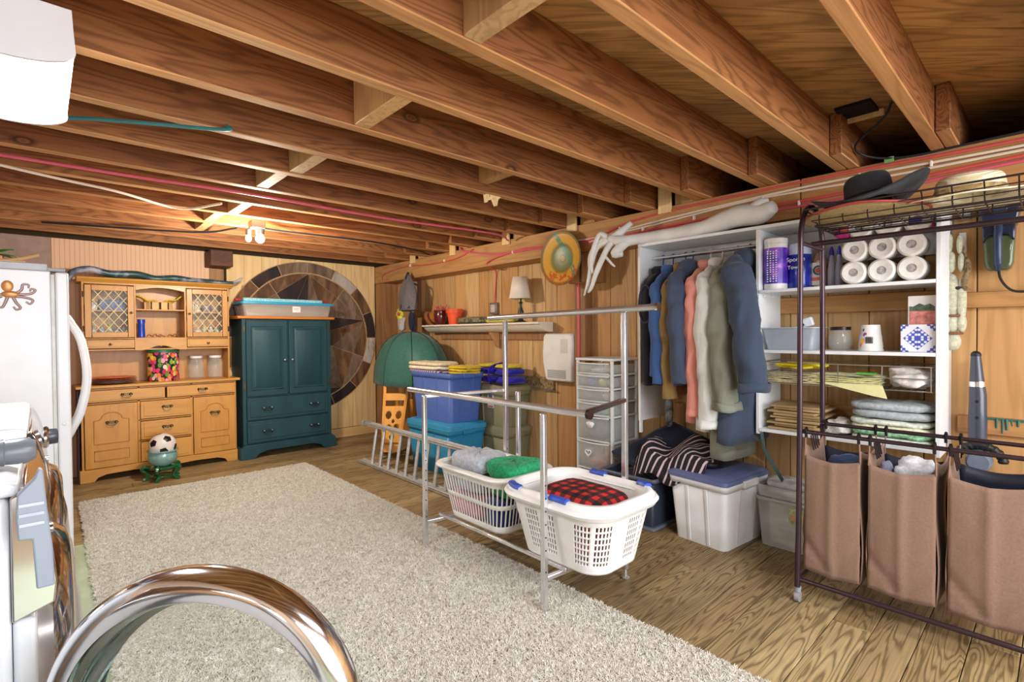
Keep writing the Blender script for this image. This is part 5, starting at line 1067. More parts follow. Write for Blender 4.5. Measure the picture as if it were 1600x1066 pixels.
build('twisted_end',MB().grid(wrf,24,8),mgm,t,sharp=180); build('logo_patch',MB().sphere((-.052,.0,.0),.02,12,8,(.25,1,.6)),plain('wrap_print_orange','#e87a5a',.4),t)
t=thing('tissue_pack_wrap','small magenta wrapper end at the right of the topmost toilet rolls','wrapper',(3.22,.438,1.84)); build('twisted_end',MB().grid(lambda u,v:(.05*math.cos(2*PI*u)*(1-.3*v),-.010*v,.05*math.sin(2*PI*u)*(1-.5*v)),20,4),mgm,t,sharp=180,solid=.002)
build('blue_print',MB().box(-.0585,-.0565,.035,.085,-.012,.012),plain('print_navy','#2c2c9c',.4,nz=0),t,bevel=.003)
# middle shelf
t=thing('clear_tray','clear grey plastic tray with a white tube in it on the middle closet shelf','tray',(3.27,1.08,1.192))
build('tray',MB().taper(0,0,0,.125,.18,.24,.22,.285,3,.02,cap=False),plain('clear_grey','#c4ccd8',.2,nz=0,alpha=.5),t,solid=.003); build('lip',MB().taper(0,0,.124,.130,.23,.295,.23,.295,3,.02,cap=False,bot=False),plain('clear_grey_lip','#c4ccd6',.3,nz=0),t,solid=.006)
simple('white_tube',MB().obox(Vector((3.24,1.09,1.285)),(.03,.20,.025),Matrix.Rotation(-.62,3,'X')).obox(Vector((3.24,1.0,1.35)),(.03,.06,.05),Matrix.Rotation(-.3,3,'X')),plain('white_tube','#dfe4ec',.4),'white plastic tube sticking up out of the clear tray','tube',bevel=.006)
t=thing('glass_jar','round squat glass jar with a dark lid on the middle closet shelf','jar',(3.30,.85,1.192)); build('body',MB().lathe([(.001,0),(.045,0),(.06,.03),(.062,.06),(.052,.10),(.046,.12),(.043,.12),(.049,.098),(.058,.06),(.056,.03),(.042,.006),(.001,.006)],28),jglass,t); build('lid',MB().lathe([(.05,.112),(.05,.13),(.001,.132)],24),plain('lid_dark','#2c2224',.3,.4),t)
t=thing('tub','upturned white printed yoghurt tub beside the glass jar','tub',(3.26,.70,1.192)); build('body',MB().lathe([(.058,0),(.057,.008),(.054,.012),(.042,.138),(.001,.14)],28),plain('tub_white','#f0eeea',.4,nz=.02),t)
build('fruit_print',MB().lathe([(.0555,.02),(.0485,.085)],28).xf(Matrix.Identity(4)),plain('fruit_print','#f0eeea',.4,nz=0),t)
for (a,z_,r_2,cc) in ((150,.05,.016,'#e0a032'),(160,.085,.013,'#8a3a7c'),(150,.11,.010,'#3c2c30'),(140,.03,.010,'#d85a3c')):
    rr3=.0565-.012*z_/.09; ax=math.radians(a+5); build('print_spot',MB().sphere((rr3*math.cos(ax)*1.0,rr3*math.sin(ax),z_),r_2,10,6,(.2,1,1)),plain('spot'+cc[1:],cc,.5,nz=0),t)
bc=MB(); [bc.box(-.0555,-.053,-.022+k*.005,-.0195+k*.005,.04,.075) for k in range(7)]; build('barcode',bc,plain('ink','#3a3a44',.5,nz=0),t,kind='stuff')
m,nt,b=newmat('blue_tile_print'); tc=coords(nt,(1,1,1),rnd=False); sp=nt.nodes.new('ShaderNodeSeparateXYZ'); nt.links.new(tc,sp.inputs[0])
ay,az=mathn(nt,'ABSOLUTE',sp.outputs[1]),mathn(nt,'ABSOLUTE',sp.outputs[2]); dd=mathn(nt,'ADD',ay,az); w1=mathn(nt,'MULTIPLY',mathn(nt,'SINE',mathn(nt,'MULTIPLY',ay,260)),mathn(nt,'SINE',mathn(nt,'MULTIPLY',az,260)))
rg1=mathn(nt,'ADD',mathn(nt,'MULTIPLY',mathn(nt,'LESS_THAN',dd,.058),1),mathn(nt,'GREATER_THAN',dd,.098)); rg1=mathn(nt,'MINIMUM',rg1,1)
mk=mathn(nt,'MULTIPLY',rg1,mathn(nt,'GREATER_THAN',w1,-.15)); nt.links.new(mixc(nt,mk,'#eef0fa','#4a5cc0'),b.inputs['Base Color']); b.inputs['Roughness'].default_value=.2
simple('patterned_tile',MB().box(-.004,.004,-.068,.068,-.068,.068),m,'white tile with a blue ornamental pattern at the right of the middle closet shelf','tile',bevel=.002).location=(3.17,.487,1.260)
t=thing('postcard','picture postcard of pink fields and trees propped behind the blue tile','postcard',(3.20,.475,1.395))
build('card',MB().box(-.003,.003,-.055,.055,-.08,.075),plain('card_white','#eceae6',.5),t); build('tree_line',MB().prism([(-.05,.0),(-.05,.02),(-.03,.035),(-.01,.028),(.01,.038),(.035,.022),(.05,.025),(.05,.0)],-.0045,-.003,'yz'),plain('print_trees','#5c6c5c',.7,nz=.2,nscale=60),t); build('field',MB().box(-.0045,-.003,-.05,.05,-.075,.0),plain('print_field','#d88a80',.7,nz=.2,nscale=40),t)
# driftwood antler branch on the closet top
dw=thing('driftwood_branch','white painted driftwood root lying on the closet top, its fingers drooping to the left','driftwood')
wp=plain('driftwood_white','#dfdedb',.5,nz=.05,nscale=8,bumps=.5,bscale=14)
def limb(pts,rs,nm='limb'):
    p=bezier(pts,6); n=len(p); m_=len(rs)-1; rr=[rs[int(i/(n-1)*m_)]*(1-(i/(n-1)*m_)%1)+rs[min(m_,int(i/(n-1)*m_)+1)]*((i/(n-1)*m_)%1) for i in range(n)]
    rr=[r*(1+.12*mn.noise(q_*9)) for r,q_ in zip(rr,p)]
    return build(nm,MB().tube(p,rr,12),wp,dw,sharp=180)
limb([(3.18,1.16,2.035),(3.20,1.25,2.01),(3.19,1.38,2.015),(3.18,1.6,1.975),(3.16,1.85,1.965),(3.12,2.05,1.962),(3.08,2.15,1.955),(3.07,2.26,1.99)],[.035,.062,.066,.048,.042,.038,.045,.030],'trunk')
limb([(3.20,1.30,2.02),(3.20,1.24,2.07),(3.20,1.20,2.085)],[.05,.035,.012]); limb([(3.07,2.24,1.98),(3.10,2.18,2.03),(3.14,2.12,2.09)],[.03,.028,.018])
limb([(3.08,2.12,1.95),(3.05,2.20,1.87),(3.06,2.14,1.86)],[.035,.032,.018])
for pts,rs in ((((3.07,2.24,1.98),(3.06,2.34,1.97),(3.05,2.42,1.88),(3.04,2.42,1.74),(3.04,2.44,1.60)),[.026,.022,.018,.014,.006]),(((3.07,2.26,1.98),(3.05,2.36,1.93),(3.03,2.40,1.80),(3.02,2.42,1.68),(3.02,2.46,1.58)),[.024,.022,.018,.015,.006]),(((3.07,2.24,1.96),(3.04,2.28,1.88),(3.02,2.34,1.75),(3.01,2.38,1.64),(3.0,2.40,1.60)),[.026,.022,.02,.014,.008]),(((3.07,2.27,1.99),(3.05,2.33,2.03),(3.03,2.37,1.94),(3.02,2.39,1.84),(3.02,2.38,1.74)),[.024,.018,.018,.016,.010]),(((3.04,2.29,1.87),(3.07,2.24,1.80),(3.08,2.22,1.78)),[.012,.010,.006])): limb(pts,rs)
# --- clothes on the rod ---
def hanger(par,mat,x=3.31):
    h=MB().tube(bezier([(x-3.31,0,-.06),(x-3.31,0,.0),(x-3.295,0,.02),(x-3.30+.012,0,.035),(x-3.31-.004,0,.038),(x-3.31-.018,0,.026),(x-3.31-.02,0,.012)],4),.0038,6)
    return build('hanger_hook',h,mat,par)
hpurple=plain('hanger_purple','#3a2c88',.4); hwhite=plain('hanger_white','#eceae6',.4)
def coat(name,label,y,top,bot,col,slz,hw=.20,th=.05,slr=.058,sleeve=True,xc=3.27,hook=hpurple,mat=None,cat='coat',flare=1.1,hood=False,sx=-.02,sy=-.03,lining=None,vest=False):
    t=thing(name,label,cat,(xc,y,top))
    m=mat or fabric(name+str(y),col,ws=.55,nz=.035,scale=900,wrinkle=4)
    L=top-bot; rings=[]
    N_=40
    prof=[(0,.045,.6),(-.02,.07,.7),(-.05,.13,.9),(-.09,hw*.88,1),(-.16,hw,1.1),(-L*.45,hw*.96,1.15),(-L*.75,hw*1.02,1.3),(-L,hw*flare,1.35)]
    pr=[]
    for i in range(len(prof)-1):
        for k in range(5):
            f=k/5; pr.append(tuple(prof[i][j]*(1-f)+prof[i+1][j]*f for j in range(3)))
    pr.append(prof[-1])
    for z,w_,tk in pr:
        R=[]
        for k in range(N_):
            a=2*PI*k/N_; fold=1+.16*mn.noise(Vector((math.cos(a)*2.2+y*9,math.sin(a)*2.2,z*2.2)))*min(1,-z*3)
            e=lambda c:math.copysign(abs(c)**.75,c)
            R.append((e(math.cos(a))*w_,e(math.sin(a))*th*tk*fold*1.2,z+.008*mn.noise(Vector((a,z*3,y))) ))
        rings.append(R)
    build('body',wob(MB().loft(rings,True,True,False),.016,9),m,t,sharp=180,solid=.004)
    build('collar',MB().lathe([(.07,-.03),(.075,.015),(.06,.03),(.045,.01)],20,sy=.7,cap0=False,cap1=False),m,t,solid=.005)
    if hood: build('hood',MB().sphere((-.03,-.02,-.035),.10,16,10,(1.0,.65,.75)),m,t)
    if sleeve:
        for s in (-1,1):
            sy_=sy if s<0 else 0
            sp_=bezier([(s*(hw*.45),0,-.055),(s*(hw*.85),sy_*.15,-.13),(s*(hw+.02),sy_*.45,-.24),(s*(hw+.025)+(sx if s<0 else 0),sy_*.85,-.5*(top-slz)-.08),(s*(hw+.0)+(sx if s<0 else -.02),sy_,-(top-slz))],10)
            n=len(sp_); rs=[slr*(min(1,.45+1.6*i/n))*(1.08-.26*i/n)*(1+.12*mn.noise(Vector((i*.35,y*5,s)))) for i in range(n)]
            if s>0: rs=[r*.8 for r in rs]; sp_=[Vector((min(p.x,.15),p.y,p.z)) for p in sp_]
            build('sleeve',wob(MB().tube(sp_,rs,28,cap=False,flat=.8),.020,11,vs=.55),m,t,sharp=180,solid=.004)
            if s<0: build('cuff',wob(MB().tube([sp_[-1]+Vector((0,0,.045)),sp_[-1]+Vector((0,0,.01)),sp_[-1]-Vector((0,0,.004))],rs[-1]*1.06,28,cap=False,flat=.8),.020,11,vs=.55),m,t,solid=.006)
    if vest: build('arm_opening',MB().tube([(-hw*.96+.0,-.052*abs(math.sin(a))*math.copysign(1,math.sin(a)),-.24+.13*math.cos(a)) for a in [2*PI*k/24 for k in range(24)]],.008,6,closed=True),plain('vest_trim','#33364a',.7),t)
    h=hanger(t,hook); h.location=(3.31-xc,0,1.845-.03-top+.0)
    build('hanger_stem',MB().cyl((3.31-xc,0,-.01),(3.31-xc,0,max(.02,1.79-top)),.0038,6),hook,t)
    return t
coat('vest','black fleece vest at the left end of the closet rod',1.965,1.735,.93,'#22242e',1.0,.20,.04,sleeve=False,cat='vest',vest=True,flare=1.0)
coat('denim_jacket','blue denim jacket second from the left on the closet rod',1.885,1.735,1.0,'#43639c',.96,.20,.045,.062,cat='jacket',xc=3.26,sy=-.06)
coat('brown_coat','tan brown coat behind the navy parka on the closet rod',1.79,1.745,.88,'#8f7448',.87,.20,.035,.055,cat='coat',xc=3.26,sy=-.03)
coat('navy_parka','slate navy parka with grey hood lining fourth on the rod',1.735,1.755,.95,'#48526c',.98,.21,.05,.082,hood=True,cat='coat',sx=-.05,xc=3.25,sy=-.09)
coat('pink_coat','long salmon pink coat in the middle of the closet rod',1.61,1.74,.72,'#e3978a',.78,.21,.035,.066,hook=hwhite,cat='coat',xc=3.25,sy=-.05,sx=-.03)
coat('white_coat','long off-white coat right of the salmon pink coat',1.53,1.745,.68,'#dde0dc',.72,.21,.045,.075,hook=hwhite,cat='coat',sx=-.05,xc=3.24,sy=-.07)
coat('olive_raincoat','long grey-green raincoat right of the white coat',1.43,1.74,.52,'#888c7e',.84,.21,.05,.098,hook=hwhite,hood=True,cat='coat',sx=-.08,sy=-.09,xc=3.24)
coat('navy_raincoat','long dark navy raincoat at the right end of the closet rod',1.35,1.775,.64,'#3f4b60',.97,.235,.056,.108,cat='coat',hood=True,sx=-.09,sy=-.19,xc=3.215,flare=1.25)
# belts and umbrella below the coats
simple('coat_belt',MB().tube(bezier([(3.1,1.20,.70),(3.12,1.19,.6),(3.16,1.15,.5),(3.2,1.12,.42)],5),.018,8,flat=.35),fabric('teal_belt','#3f5a5c'),'dark teal belt hanging from the navy raincoat','belt')
t=thing('hanging_umbrella','folded grey patterned umbrella hanging below the jackets','umbrella',(3.30,1.915,0)); build('canopy',MB().lathe([(.008,.83),(.028,.80),(.030,.74),(.020,.60),(.008,.53)],14),fabric('umbrella_grey','#8d9296',nz=.4,scale=80),t); build('tip',MB().cyl((0,0,.53),(0,0,.45),.005,8),black,t); build('handle',MB().cyl((0,0,.83),(0,0,.93),.012,10),black,t)
# --- floor bins by the closet ---
t=tote('white_tote','white tote with a dusty navy lid on the floor below the coats',3.165,1.49,0,.51,.40,.435,'#dfe2e4','#64709a',taper=.84,rz=-.10,lidh=.028)
ct=thing('black_crate','black and charcoal crate on the floor left of the white tote','crate',(3.13,2.0,0))
bn=fabric('navy_black','#1c2233',ws=.3,rough=.6); build('body',MB().taper(0,0,.012,.33,.42,.36,.46,.40,3,.02,cap=False),plain('charcoal_plastic','#2c3442',.45),ct,solid=.008); build('rim',MB().taper(0,0,.32,.345,.49,.43,.49,.43,3,.025,cap=False,bot=False),plain('charcoal_rim','#555a66',.4),ct,solid=.014); build('base_flange',MB().taper(0,0,.0,.02,.47,.41,.47,.41,3,.02),plain('charcoal_base','#6a707c',.4),ct,bevel=.004)
cloth('dark_clothes',3.12,2.0,.06,.17,.15,.27,bn,'dark navy clothes filling the black crate','clothes',3,layers=2)
def slab(u,v):
    x=2.98+.36*u; y=2.18-.28*u-.36*v+.0; return (x,y,.44+.20*u-.12*v+.012*mn.noise(Vector((u*3,v*3,0))))
simple('navy_bag',MB().grid(slab,14,12),bn,'flat navy fabric bag slanting over the crate beside the tower','bag',solid=.05,sharp=180)
sm=stripes('sweater_stripe','#1c181e','#cdb8c2',8,1,.80,rot=(0,0,.5))
def swt(u,v):
    x=2.93+.36*u; y=1.98-.50*v; z=.49+.06*u+.045*mn.noise(Vector((u*3,v*4,2)))+.03*math.sin(v*9+u*3); 
    if v<.1: z-=.10*(.1-v)*10
    if u<.15: z-=.14*(.15-u)/.15
    return (x,y,z)
simple('striped_sweater',MB().grid(swt,24,30),sm,'black sweater with pale pink stripes heaped over the crate and white tote','sweater',solid=.022,sharp=180)
simple('black_strap',MB().tube(bezier([(3.12,1.64,.46),(3.05,1.55,.465),(3.10,1.47,.46),(3.22,1.50,.47),(3.27,1.60,.50),(3.2,1.66,.52)],6),.016,8,flat=.4),black,'black strap looping over the navy lid from the sweater','strap')
# clear boxes at right
t=thing('clear_box','clear plastic box full of white papers beside the white tote','storage box',(3.345,1.13,0))
cp=plain('clear_box_plastic','#eef2ee',.2,nz=0,alpha=.32)
build('body',MB().taper(0,0,.0,.29,.23,.25,.27,.29,3,.025,cap=False),cp,t,solid=.003); build('rim',MB().taper(0,0,.28,.30,.285,.305,.285,.305,3,.03,cap=False,bot=False),cp,t,solid=.008); build('tray',MB().taper(0,0,.301,.37,.26,.28,.275,.295,3,.03,cap=False),cp,t,solid=.003)
build('label',MB().box(-.137,-.133,-.13,-.04,.17,.26),plain('green_label','#b8c890',.5,nz=.2,nscale=30),t); build('label_stripe',MB().box(-.139,-.137,-.12,-.05,.19,.225),plain('peach_label','#e0b090',.5,nz=.1),t)
cloth('white_papers',3.355,1.13,.006,.095,.105,.25,plain('papers_white','#e8e8dc',.7,nz=.06,nscale=10),'white papers inside the clear box','papers',3,layers=6)
cloth('crumpled_paper',3.355,1.13,.305,.10,.115,.085,plain('paper_grey','#d8d8d6',.6,nz=.1,bumps=.5),'crumpled grey-white plastic on top of the clear box','papers',6,layers=2)
simple('white_board',MB().box(3.22,3.235,.40,.965,0,.50),white,'white board leaning behind the sorter next to the clear box','board',bevel=.002)
# --- laundry sorter ---
ls=thing('laundry_sorter','bronze metal rolling laundry sorter with hanging bar and top basket at the right','laundry sorter')
br=plain('bronze_tube','#4b3c44',.3,.75,nz=.04)
def tb(nm,pts,r=.0125,par=ls,n=12): return build(nm,MB().tube(pts,r,n),br,par)
SY0,SY1=.86,-.02
for y_ in (SY0,SY1):
    arch=[(2.645,y_,.075),(2.665,y_,.40),(2.680,y_,.85),(2.682,y_,1.40),(2.688,y_,1.70)]+[(2.85-.165*math.cos(a),y_,1.72+.20*math.sin(a)) for a in [PI*k/12 for k in range(1,12)]]+[(3.012,y_,1.70),(3.018,y_,1.40),(3.02,y_,.85),(3.035,y_,.4),(3.055,y_,.075)]
    tb('end_frame',arch); tb('cross_bar',[(2.684,y_,1.725),(3.012,y_,1.725)],.010); tb('bottom_bar',[(2.653,y_,.11),(3.05,y_,.11)],.010)
for x_ in (2.653,3.05): tb('bottom_rail',[(x_,SY0,.11),(x_,SY1,.11)],.011)
for x_ in (2.697,3.003): tb('bag_rail',[(x_,SY0+.005,.815),(x_,SY1-.005,.815)],.0095)
tb('hanging_rod',[(2.85,SY0,1.735),(2.85,SY1,1.735)],.0125)
for x_ in (2.655,3.05):
    for y_ in (SY0,SY1):
        c_=build('caster_stem',MB().lathe([(.013,.048),(.016,.075),(.001,.078)],12,(x_,y_,0)),gp,ls); build('caster_wheel',MB().cyl((x_,y_-.010,.024),(x_,y_+.010,.024),.024,18),plain('caster_grey','#8a8a8e',.4),c_)
# top wire basket
wbk=plain('bronze_wire','#3e3438',.35,.7,nz=0)
def wire(pts,r=.003,nm='basket_wire',closed=False): return build(nm,MB().tube(pts,r,5,closed=closed),wbk,ls)
bx0,bx1,by0,by1=2.70,3.00,.02,.80
wire([(bx0,by0,1.795),(bx0,by1,1.795),(bx1,by1,1.795),(bx1,by0,1.795)],.006,'basket_bottom_frame',True)
wire([(bx0-.04,by0-.03,1.872),(bx0-.04,by1+.04,1.872),(bx1+.02,by1+.04,1.872),(bx1+.02,by0-.03,1.872)],.0045,'basket_top_frame',True)
for zf in (.33,.66): wire([(bx0-.04*zf,by0,1.795+.077*zf),(bx0-.04*zf,by1+.04*zf,1.795+.077*zf),(bx1+.02*zf,by1+.04*zf,1.795+.077*zf),(bx1,by0,1.795+.077*zf)],.0025,closed=True)
k=0
while by0+k*.095<by1:
    yy=by0+k*.095; wire([(bx0-.04,yy,1.872),(bx0-.012,yy,1.84),(bx0-.02,yy,1.82),(bx0,yy,1.795),(bx1,yy,1.795),(bx1+.02,yy,1.872)],.003); k+=1
for x_ in (2.76,2.82,2.88,2.94): wire([(x_,by1+.04,1.872),(x_,by1,1.795),(x_,by0,1.795)],.0025)
# bags
bf=fabric('sorter_canvas','#84695a',scale=500,ws=.25,nz=.05); bi=plain('bag_lining','#2a2e3e',.35,nz=.05)
def bag(y0,y1,label):
    t=thing('laundry_bag',label,'laundry bag',(2.85,(y0+y1)/2,0),0,'brown bags hanging in the laundry sorter')
    h=(y0-y1)/2-.012; X0,X1=-.152,.15
    def frontf(u,v):
        sag=-.020*math.sin(PI*u)*v; bulge=-.020*math.sin(PI*u)*math.sin(PI*v)**.6*(.6+.4*(1-v)); cr=.010*min(1,abs(u-.5)*9)-.010+.012*max(0,1-abs((v-.22*abs(u-.5)*2-.04)*14))
        return (X0+bulge-.010*(1-v)+cr+.003*mn.noise(Vector((u*4,v*4,y0*9))),h-2*h*u,.158+(.548)*v+sag+.012*math.sin(PI*u*1.0)*(1-v)*-1)
    build('front_panel',MB().grid(frontf,20,24),bf,t,solid=.004,sharp=180)
    def backf(u,v): return (X1,h-2*h*u,.158+.548*v-.02*math.sin(PI*u)*v)
    build('back_panel',MB().grid(backf,10,10),bi,t,solid=.003)
    for s,nm in ((1,'side_panel'),(-1,'side_panel')):
        def sf(u,v): return (X0+(X1-X0)*u,s*h+s*.008*math.sin(PI*v*2+u),.158+(.60)*v if v<.9 else .158+.60*v-.035*math.sin(PI*u))
        build(nm,MB().grid(sf,10,12),bf,t,solid=.004,sharp=180)
        # triangular strap + hooks
        for x_ in (X0,X1):
            build('hanging_strap',MB().tube([(x_,s*h,.700),(x_,s*(h-.004),.800)],.006,6,flat=.5),bf,t)
            build('hook',MB().tube([(x_*1.0,s*(h-.006),.79),(x_-.004,s*(h-.006),.81),(x_-.012,s*(h-.006),.83),(x_,s*(h-.006),.834),(x_+.012,s*(h-.006),.822)],.0065,7),plain('hook_black','#1c181c',.4),t)
    build('base_panel',MB().box(X0,X1,-h,h,.155,.16),bf,t)
    def inl(u,v): return (X0+.006,h*.98-1.96*h*u,.42+.28*v-.020*math.sin(PI*u)*v)
    build('lining',MB().grid(inl,10,6),bi,t,solid=.002)
    for k in range(3): build('wire_loop',MB().tube([(-.09+.03*k,h-.02,.72),(-.10+.03*k,h-.01,.79),(-.08+.03*k,h-.01,.80),(-.07+.03*k,h-.02,.73)],.0035,5),plain('loop_dark','#3a2e30',.4,.5),t)
    return t
bag(.855,.605,'leftmost brown canvas laundry bag, showing navy cloth inside'); bag(.598,.340,'middle brown canvas laundry bag with white laundry peeping out'); bag(.325,.055,'rightmost and nearest brown canvas laundry bag, cut off by the frame')
lump('white_laundry',2.87,.44,.63,.08,.075,.09,fabric('white_cotton','#dfe2ea'),'white laundry at the top of the middle brown bag','clothes',3,amp=.3); lump('grey_laundry_ball',2.84,.545,.62,.03,.028,.08,fabric('grey_cotton','#8a8ea6'),'small grey-blue roll at the left of the middle brown bag','clothes',5,amp=.15)
lump('navy_laundry_roll',2.88,.71,.60,.07,.09,.09,fabric('navy_roll','#39466a'),'navy laundry inside the leftmost brown bag','clothes',7,amp=.2)
# hats
def hat(name,label,x,y,z,cr,ch,bw_,bd,mat,curl,tilt=(0,0,0),dent=.014,band=None,trim=None,sy=1.15):
    t=thing(name,label,'hat',(x,y,z)); t.rotation_euler=tilt
    def f(u,v):
        a=2*PI*u
        if v<.5:
            q_=v/.5; r=cr*(math.sin(min(1,q_*1.3)*PI/2) if q_<.77 else 1+.06*(q_-.77)/.23); zz=ch*(1-(q_**3.2)*1) if q_<1 else 0
            zz=ch*(1-q_**3)-dent*math.exp(-(q_/.35)**2)
        else:
            q_=(v-.5)/.5; r=cr*1.06+(bw_)*q_; zz=-.004*q_+curl*(q_**2)*abs(math.sin(a))**2*1.0-bd*(q_)*abs(math.cos(a))**2
        return (r*math.cos(a),r*math.sin(a)*sy,zz+.003*mn.noise(Vector((a*2,v*6,x))))
    build('crown_and_brim',MB().grid(f,56,28),mat,t,solid=.005,sharp=180)
    if band: build('band',MB().lathe([(cr*1.075,.004),(cr*1.05,.03)],48,sy=sy,cap0=False,cap1=False),band,t,solid=.004)
    if trim: build('brim_trim',MB().tube([f(k/56,1) for k in range(56)],.006,6,closed=True),trim,t)
    return t
mst,nt,b=newmat('straw'); wv=nt.nodes.new('ShaderNodeTexWave'); wv.wave_type='RINGS'; wv.rings_direction='Z'; wv.inputs['Scale'].default_value=55; wv.inputs['Distortion'].default_value=2; nt.links.new(coords(nt,(1,1,1),rnd=False),wv.inputs['Vector']); nn=noise(nt,coords(nt,(1,1,1),rnd=False),70,2,.6)
nt.links.new(mixc(nt,mathn(nt,'MULTIPLY',nn,.8),mixc(nt,wv.outputs[0],'#b89860','#e0cc96'),'#8a7040'),b.inputs['Base Color']); b.inputs['Roughness'].default_value=.8; bump(nt,b,wv.outputs[0],.6,.006)
mcr,nt,b=newmat('cream_straw'); wv=nt.nodes.new('ShaderNodeTexWave'); wv.wave_type='RINGS'; wv.rings_direction='Z'; wv.inputs['Scale'].default_value=45; wv.inputs['Distortion'].default_value=1; nt.links.new(coords(nt,(1,1,1),rnd=False),wv.inputs['Vector'])
nt.links.new(mixc(nt,wv.outputs[0],'#d8cca4','#f0e8cc'),b.inputs['Base Color']); b.inputs['Roughness'].default_value=.8; bump(nt,b,wv.outputs[0],.5,.006)
hat('sombrero','straw hat with red-trimmed upturned brim under the black hat in the sorter basket',2.84,.64,1.812,.085,.07,.125,-.05,mst,.03,(0,0,0),trim=plain('red_trim','#9c3a32',.6))
hat('black_hat','black cowboy hat stacked on the red-trimmed straw hat at the right',2.86,.62,1.905,.080,.135,.115,.012,fabric('black_felt','#2a2b31',nz=.08),.075,(math.radians(-8),0,0),band=plain('hat_band_black','#141418',.5))
hat('sun_hat','cream woven straw sun hat at the right end of the sorter basket',2.85,.27,1.855,.095,.095,.11,.02,mcr,-.01,(0,0,0),dent=.012,band=mst)
# --- things on the right wall ---
t=thing('bean_doll_string','string of pale green stuffed pods with brown ties hanging beside the closet','hanging ornament',(3.41,.385,0))
pg=fabric('sage_cotton','#bab8a0'); 
for (y_,z_,ry,rz_) in ((.012,1.74,.016,.05),(-.028,1.73,.014,.05),(.006,1.645,.021,.055),(-.034,1.64,.014,.05),(.0,1.47,.034,.115),(-.036,1.45,.020,.11),(.0,1.335,.034,.050),(-.036,1.335,.020,.05),(-.006,1.240,.030,.045)): build('pod',MB().sphere((0,y_,z_),1,16,12,(.034,ry,rz_)),pg,t)
for z_ in (1.372,1.283): build('tie',MB().tube([(.032*math.cos(a),.034*math.sin(a)-.005,z_) for a in [2*PI*k/16 for k in range(16)]],.006,6,closed=True),plain('tie_brown','#7a4a34',.7),t)
build('pepper_string',MB().tube(bezier([(-.01,.03,1.78),(-.02,.035,1.66),(-.01,.03,1.54)],5),.009,6),plain('maroon','#6a2a24',.6),t); build('hook',MB().tube(bezier([(0,0,1.74),(0,.005,1.80),(.0,-.005,1.85),(0,.02,1.86)],5),.004,6),plain('hook_dark','#3a3028',.5),t)
build('dried_herb',MB().tube(bezier([(-.01,-.04,1.72),(-.015,-.06,1.62),(-.02,-.045,1.52),(-.02,-.07,1.50)],5),[.005]*4+[.014]*6+[.012]*4+[.003]*2,6),plain('herb_brown','#7a6448',.8,nz=.3,nscale=60),t); build('dark_tuft',MB().sphere((-.02,-.03,1.51),1,10,6,(.01,.035,.010)),plain('tuft_dark','#2c2430',.8),t)
simple('white_hook_plate',MB().box(PX-.012,PX-.001,.34,.37,1.70,1.80),white,'small white plate on the planks behind the pod string','plate',bevel=.003)
t=thing('hand_vacuum','dark navy handheld vacuum with smoky dust cup docked on the plank wall','vacuum',(3.42,.215,0))
nv=plain('navy_plastic','#1a2440',.25,nz=0,coat=.4); smk=plain('smoky_cup','#4f5a3e',.12,nz=.05,alpha=.9,coat=.4)
build('dock',MB().prism([(.072,1.905),(-.078,1.905),(-.062,1.80),(.062,1.80)],-.03,.07,'yz'),nv,t,bevel=.008)
build('dock_window',MB().prism([(.030,1.895),(-.036,1.895),(-.022,1.852),(.018,1.852)],-.033,-.029,'yz'),plain('window_blue','#2c3c5c',.2,nz=0),t,bevel=.002)
build('top_body',MB().prism([(.060,1.80),(-.060,1.80),(-.056,1.72),(-.030,1.755),(.030,1.755),(.056,1.72)],-.045,.06,'yz'),nv,t,bevel=.008)
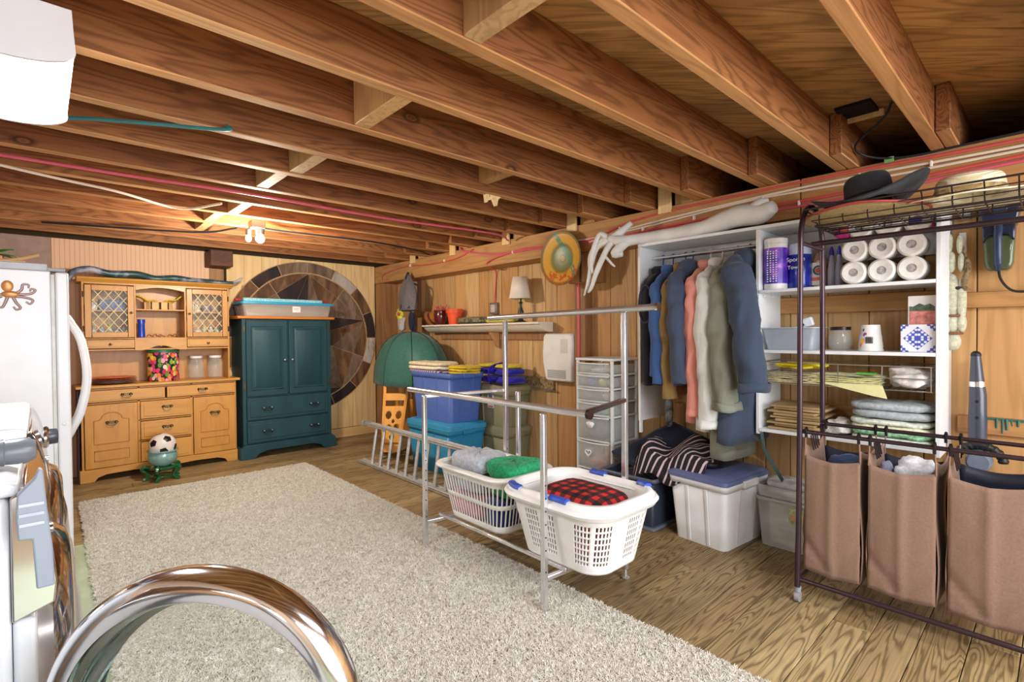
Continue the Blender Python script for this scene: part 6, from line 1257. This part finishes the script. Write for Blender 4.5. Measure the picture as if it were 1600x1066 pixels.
build('dust_cup',MB().prism([(.058,1.755),(-.058,1.755),(-.052,1.62),(-.040,1.585),(.040,1.585),(.052,1.62)],-.035,.055,'yz'),smk,t,bevel=.014,seg=3)
build('handle',MB().tube(bezier([(-.05,0,1.80),(-.066,0,1.75),(-.066,0,1.67),(-.052,0,1.61),(-.04,0,1.585)],5),[.016]*6+[.0165]*10+[.012]*5,12),plain('navy_handle','#26344f',.3,nz=0),t)
build('power_cord',MB().tube(bezier([(-.03,.0,1.61),(-.04,-.01,1.54),(-.03,-.05,1.485),(-.02,-.12,1.48),(0,-.25,1.50)],6),.0055,7),black,t)
for y_ in (.34,.06): simple('wall_clip',MB().box(PX-.06,PX-.002,y_-.02,y_+.02,1.865,1.91),plain('clip_grey','#a4aab0',.4),('left' if y_>.2 else 'right')+' grey metal clip under the cream rail above the hand vacuum','clip','grey rail clips above the hand vacuum',bevel=.004)
simple('white_rail',MB().box(PX-.03,PX-.004,-.1,.42,1.905,1.925),crw,'cream rail above the hand vacuum','rail',bevel=.002)
t=thing('stick_vacuum','dark grey stick appliance standing upright against the wall below the rail','vacuum',(3.39,.285,0))
sg=plain('graphite','#3a3e4e',.25,nz=.03,coat=.3)
build('shaft',MB().tube([(0,0,.70),(0,0,.85),(0,.0,.98),(0,.005,1.08),(0,.008,1.17)],[.036,.036,.034,.026,.020],14),sg,t); build('silver_collar',MB().cyl((0,.002,1.02),(0,.003,1.045),.0325,16),chrome,t); build('grip_top',MB().sphere((0,.008,1.175),.021,12,8),black,t)
for z_ in (.95,.87): build('button',MB().cyl((-.034,0,z_),(-.039,0,z_),.007,10),black,t)
hd=build('motor_housing',MB().lathe([(.001,-.04),(.04,-.04),(.05,-.02),(.05,.03),(.001,.04)],24,(-.05,-.01,.66),'x'),plain('housing_grey','#6a7484',.3),t)
build('ribbed_hose',MB().tube([(-.03+.0*k,-.01-.085*math.cos(a),.66+.075*math.sin(a)) for k,a in enumerate([PI*j/24 for j in range(25)])],[.018+.004*(j%2) for j in range(25)],10),black,t)
build('base',MB().box(-.10,.06,-.09,.09,.0,.06).box(-.03,.02,-.03,.03,.06,.72),sg,t,bevel=.01)
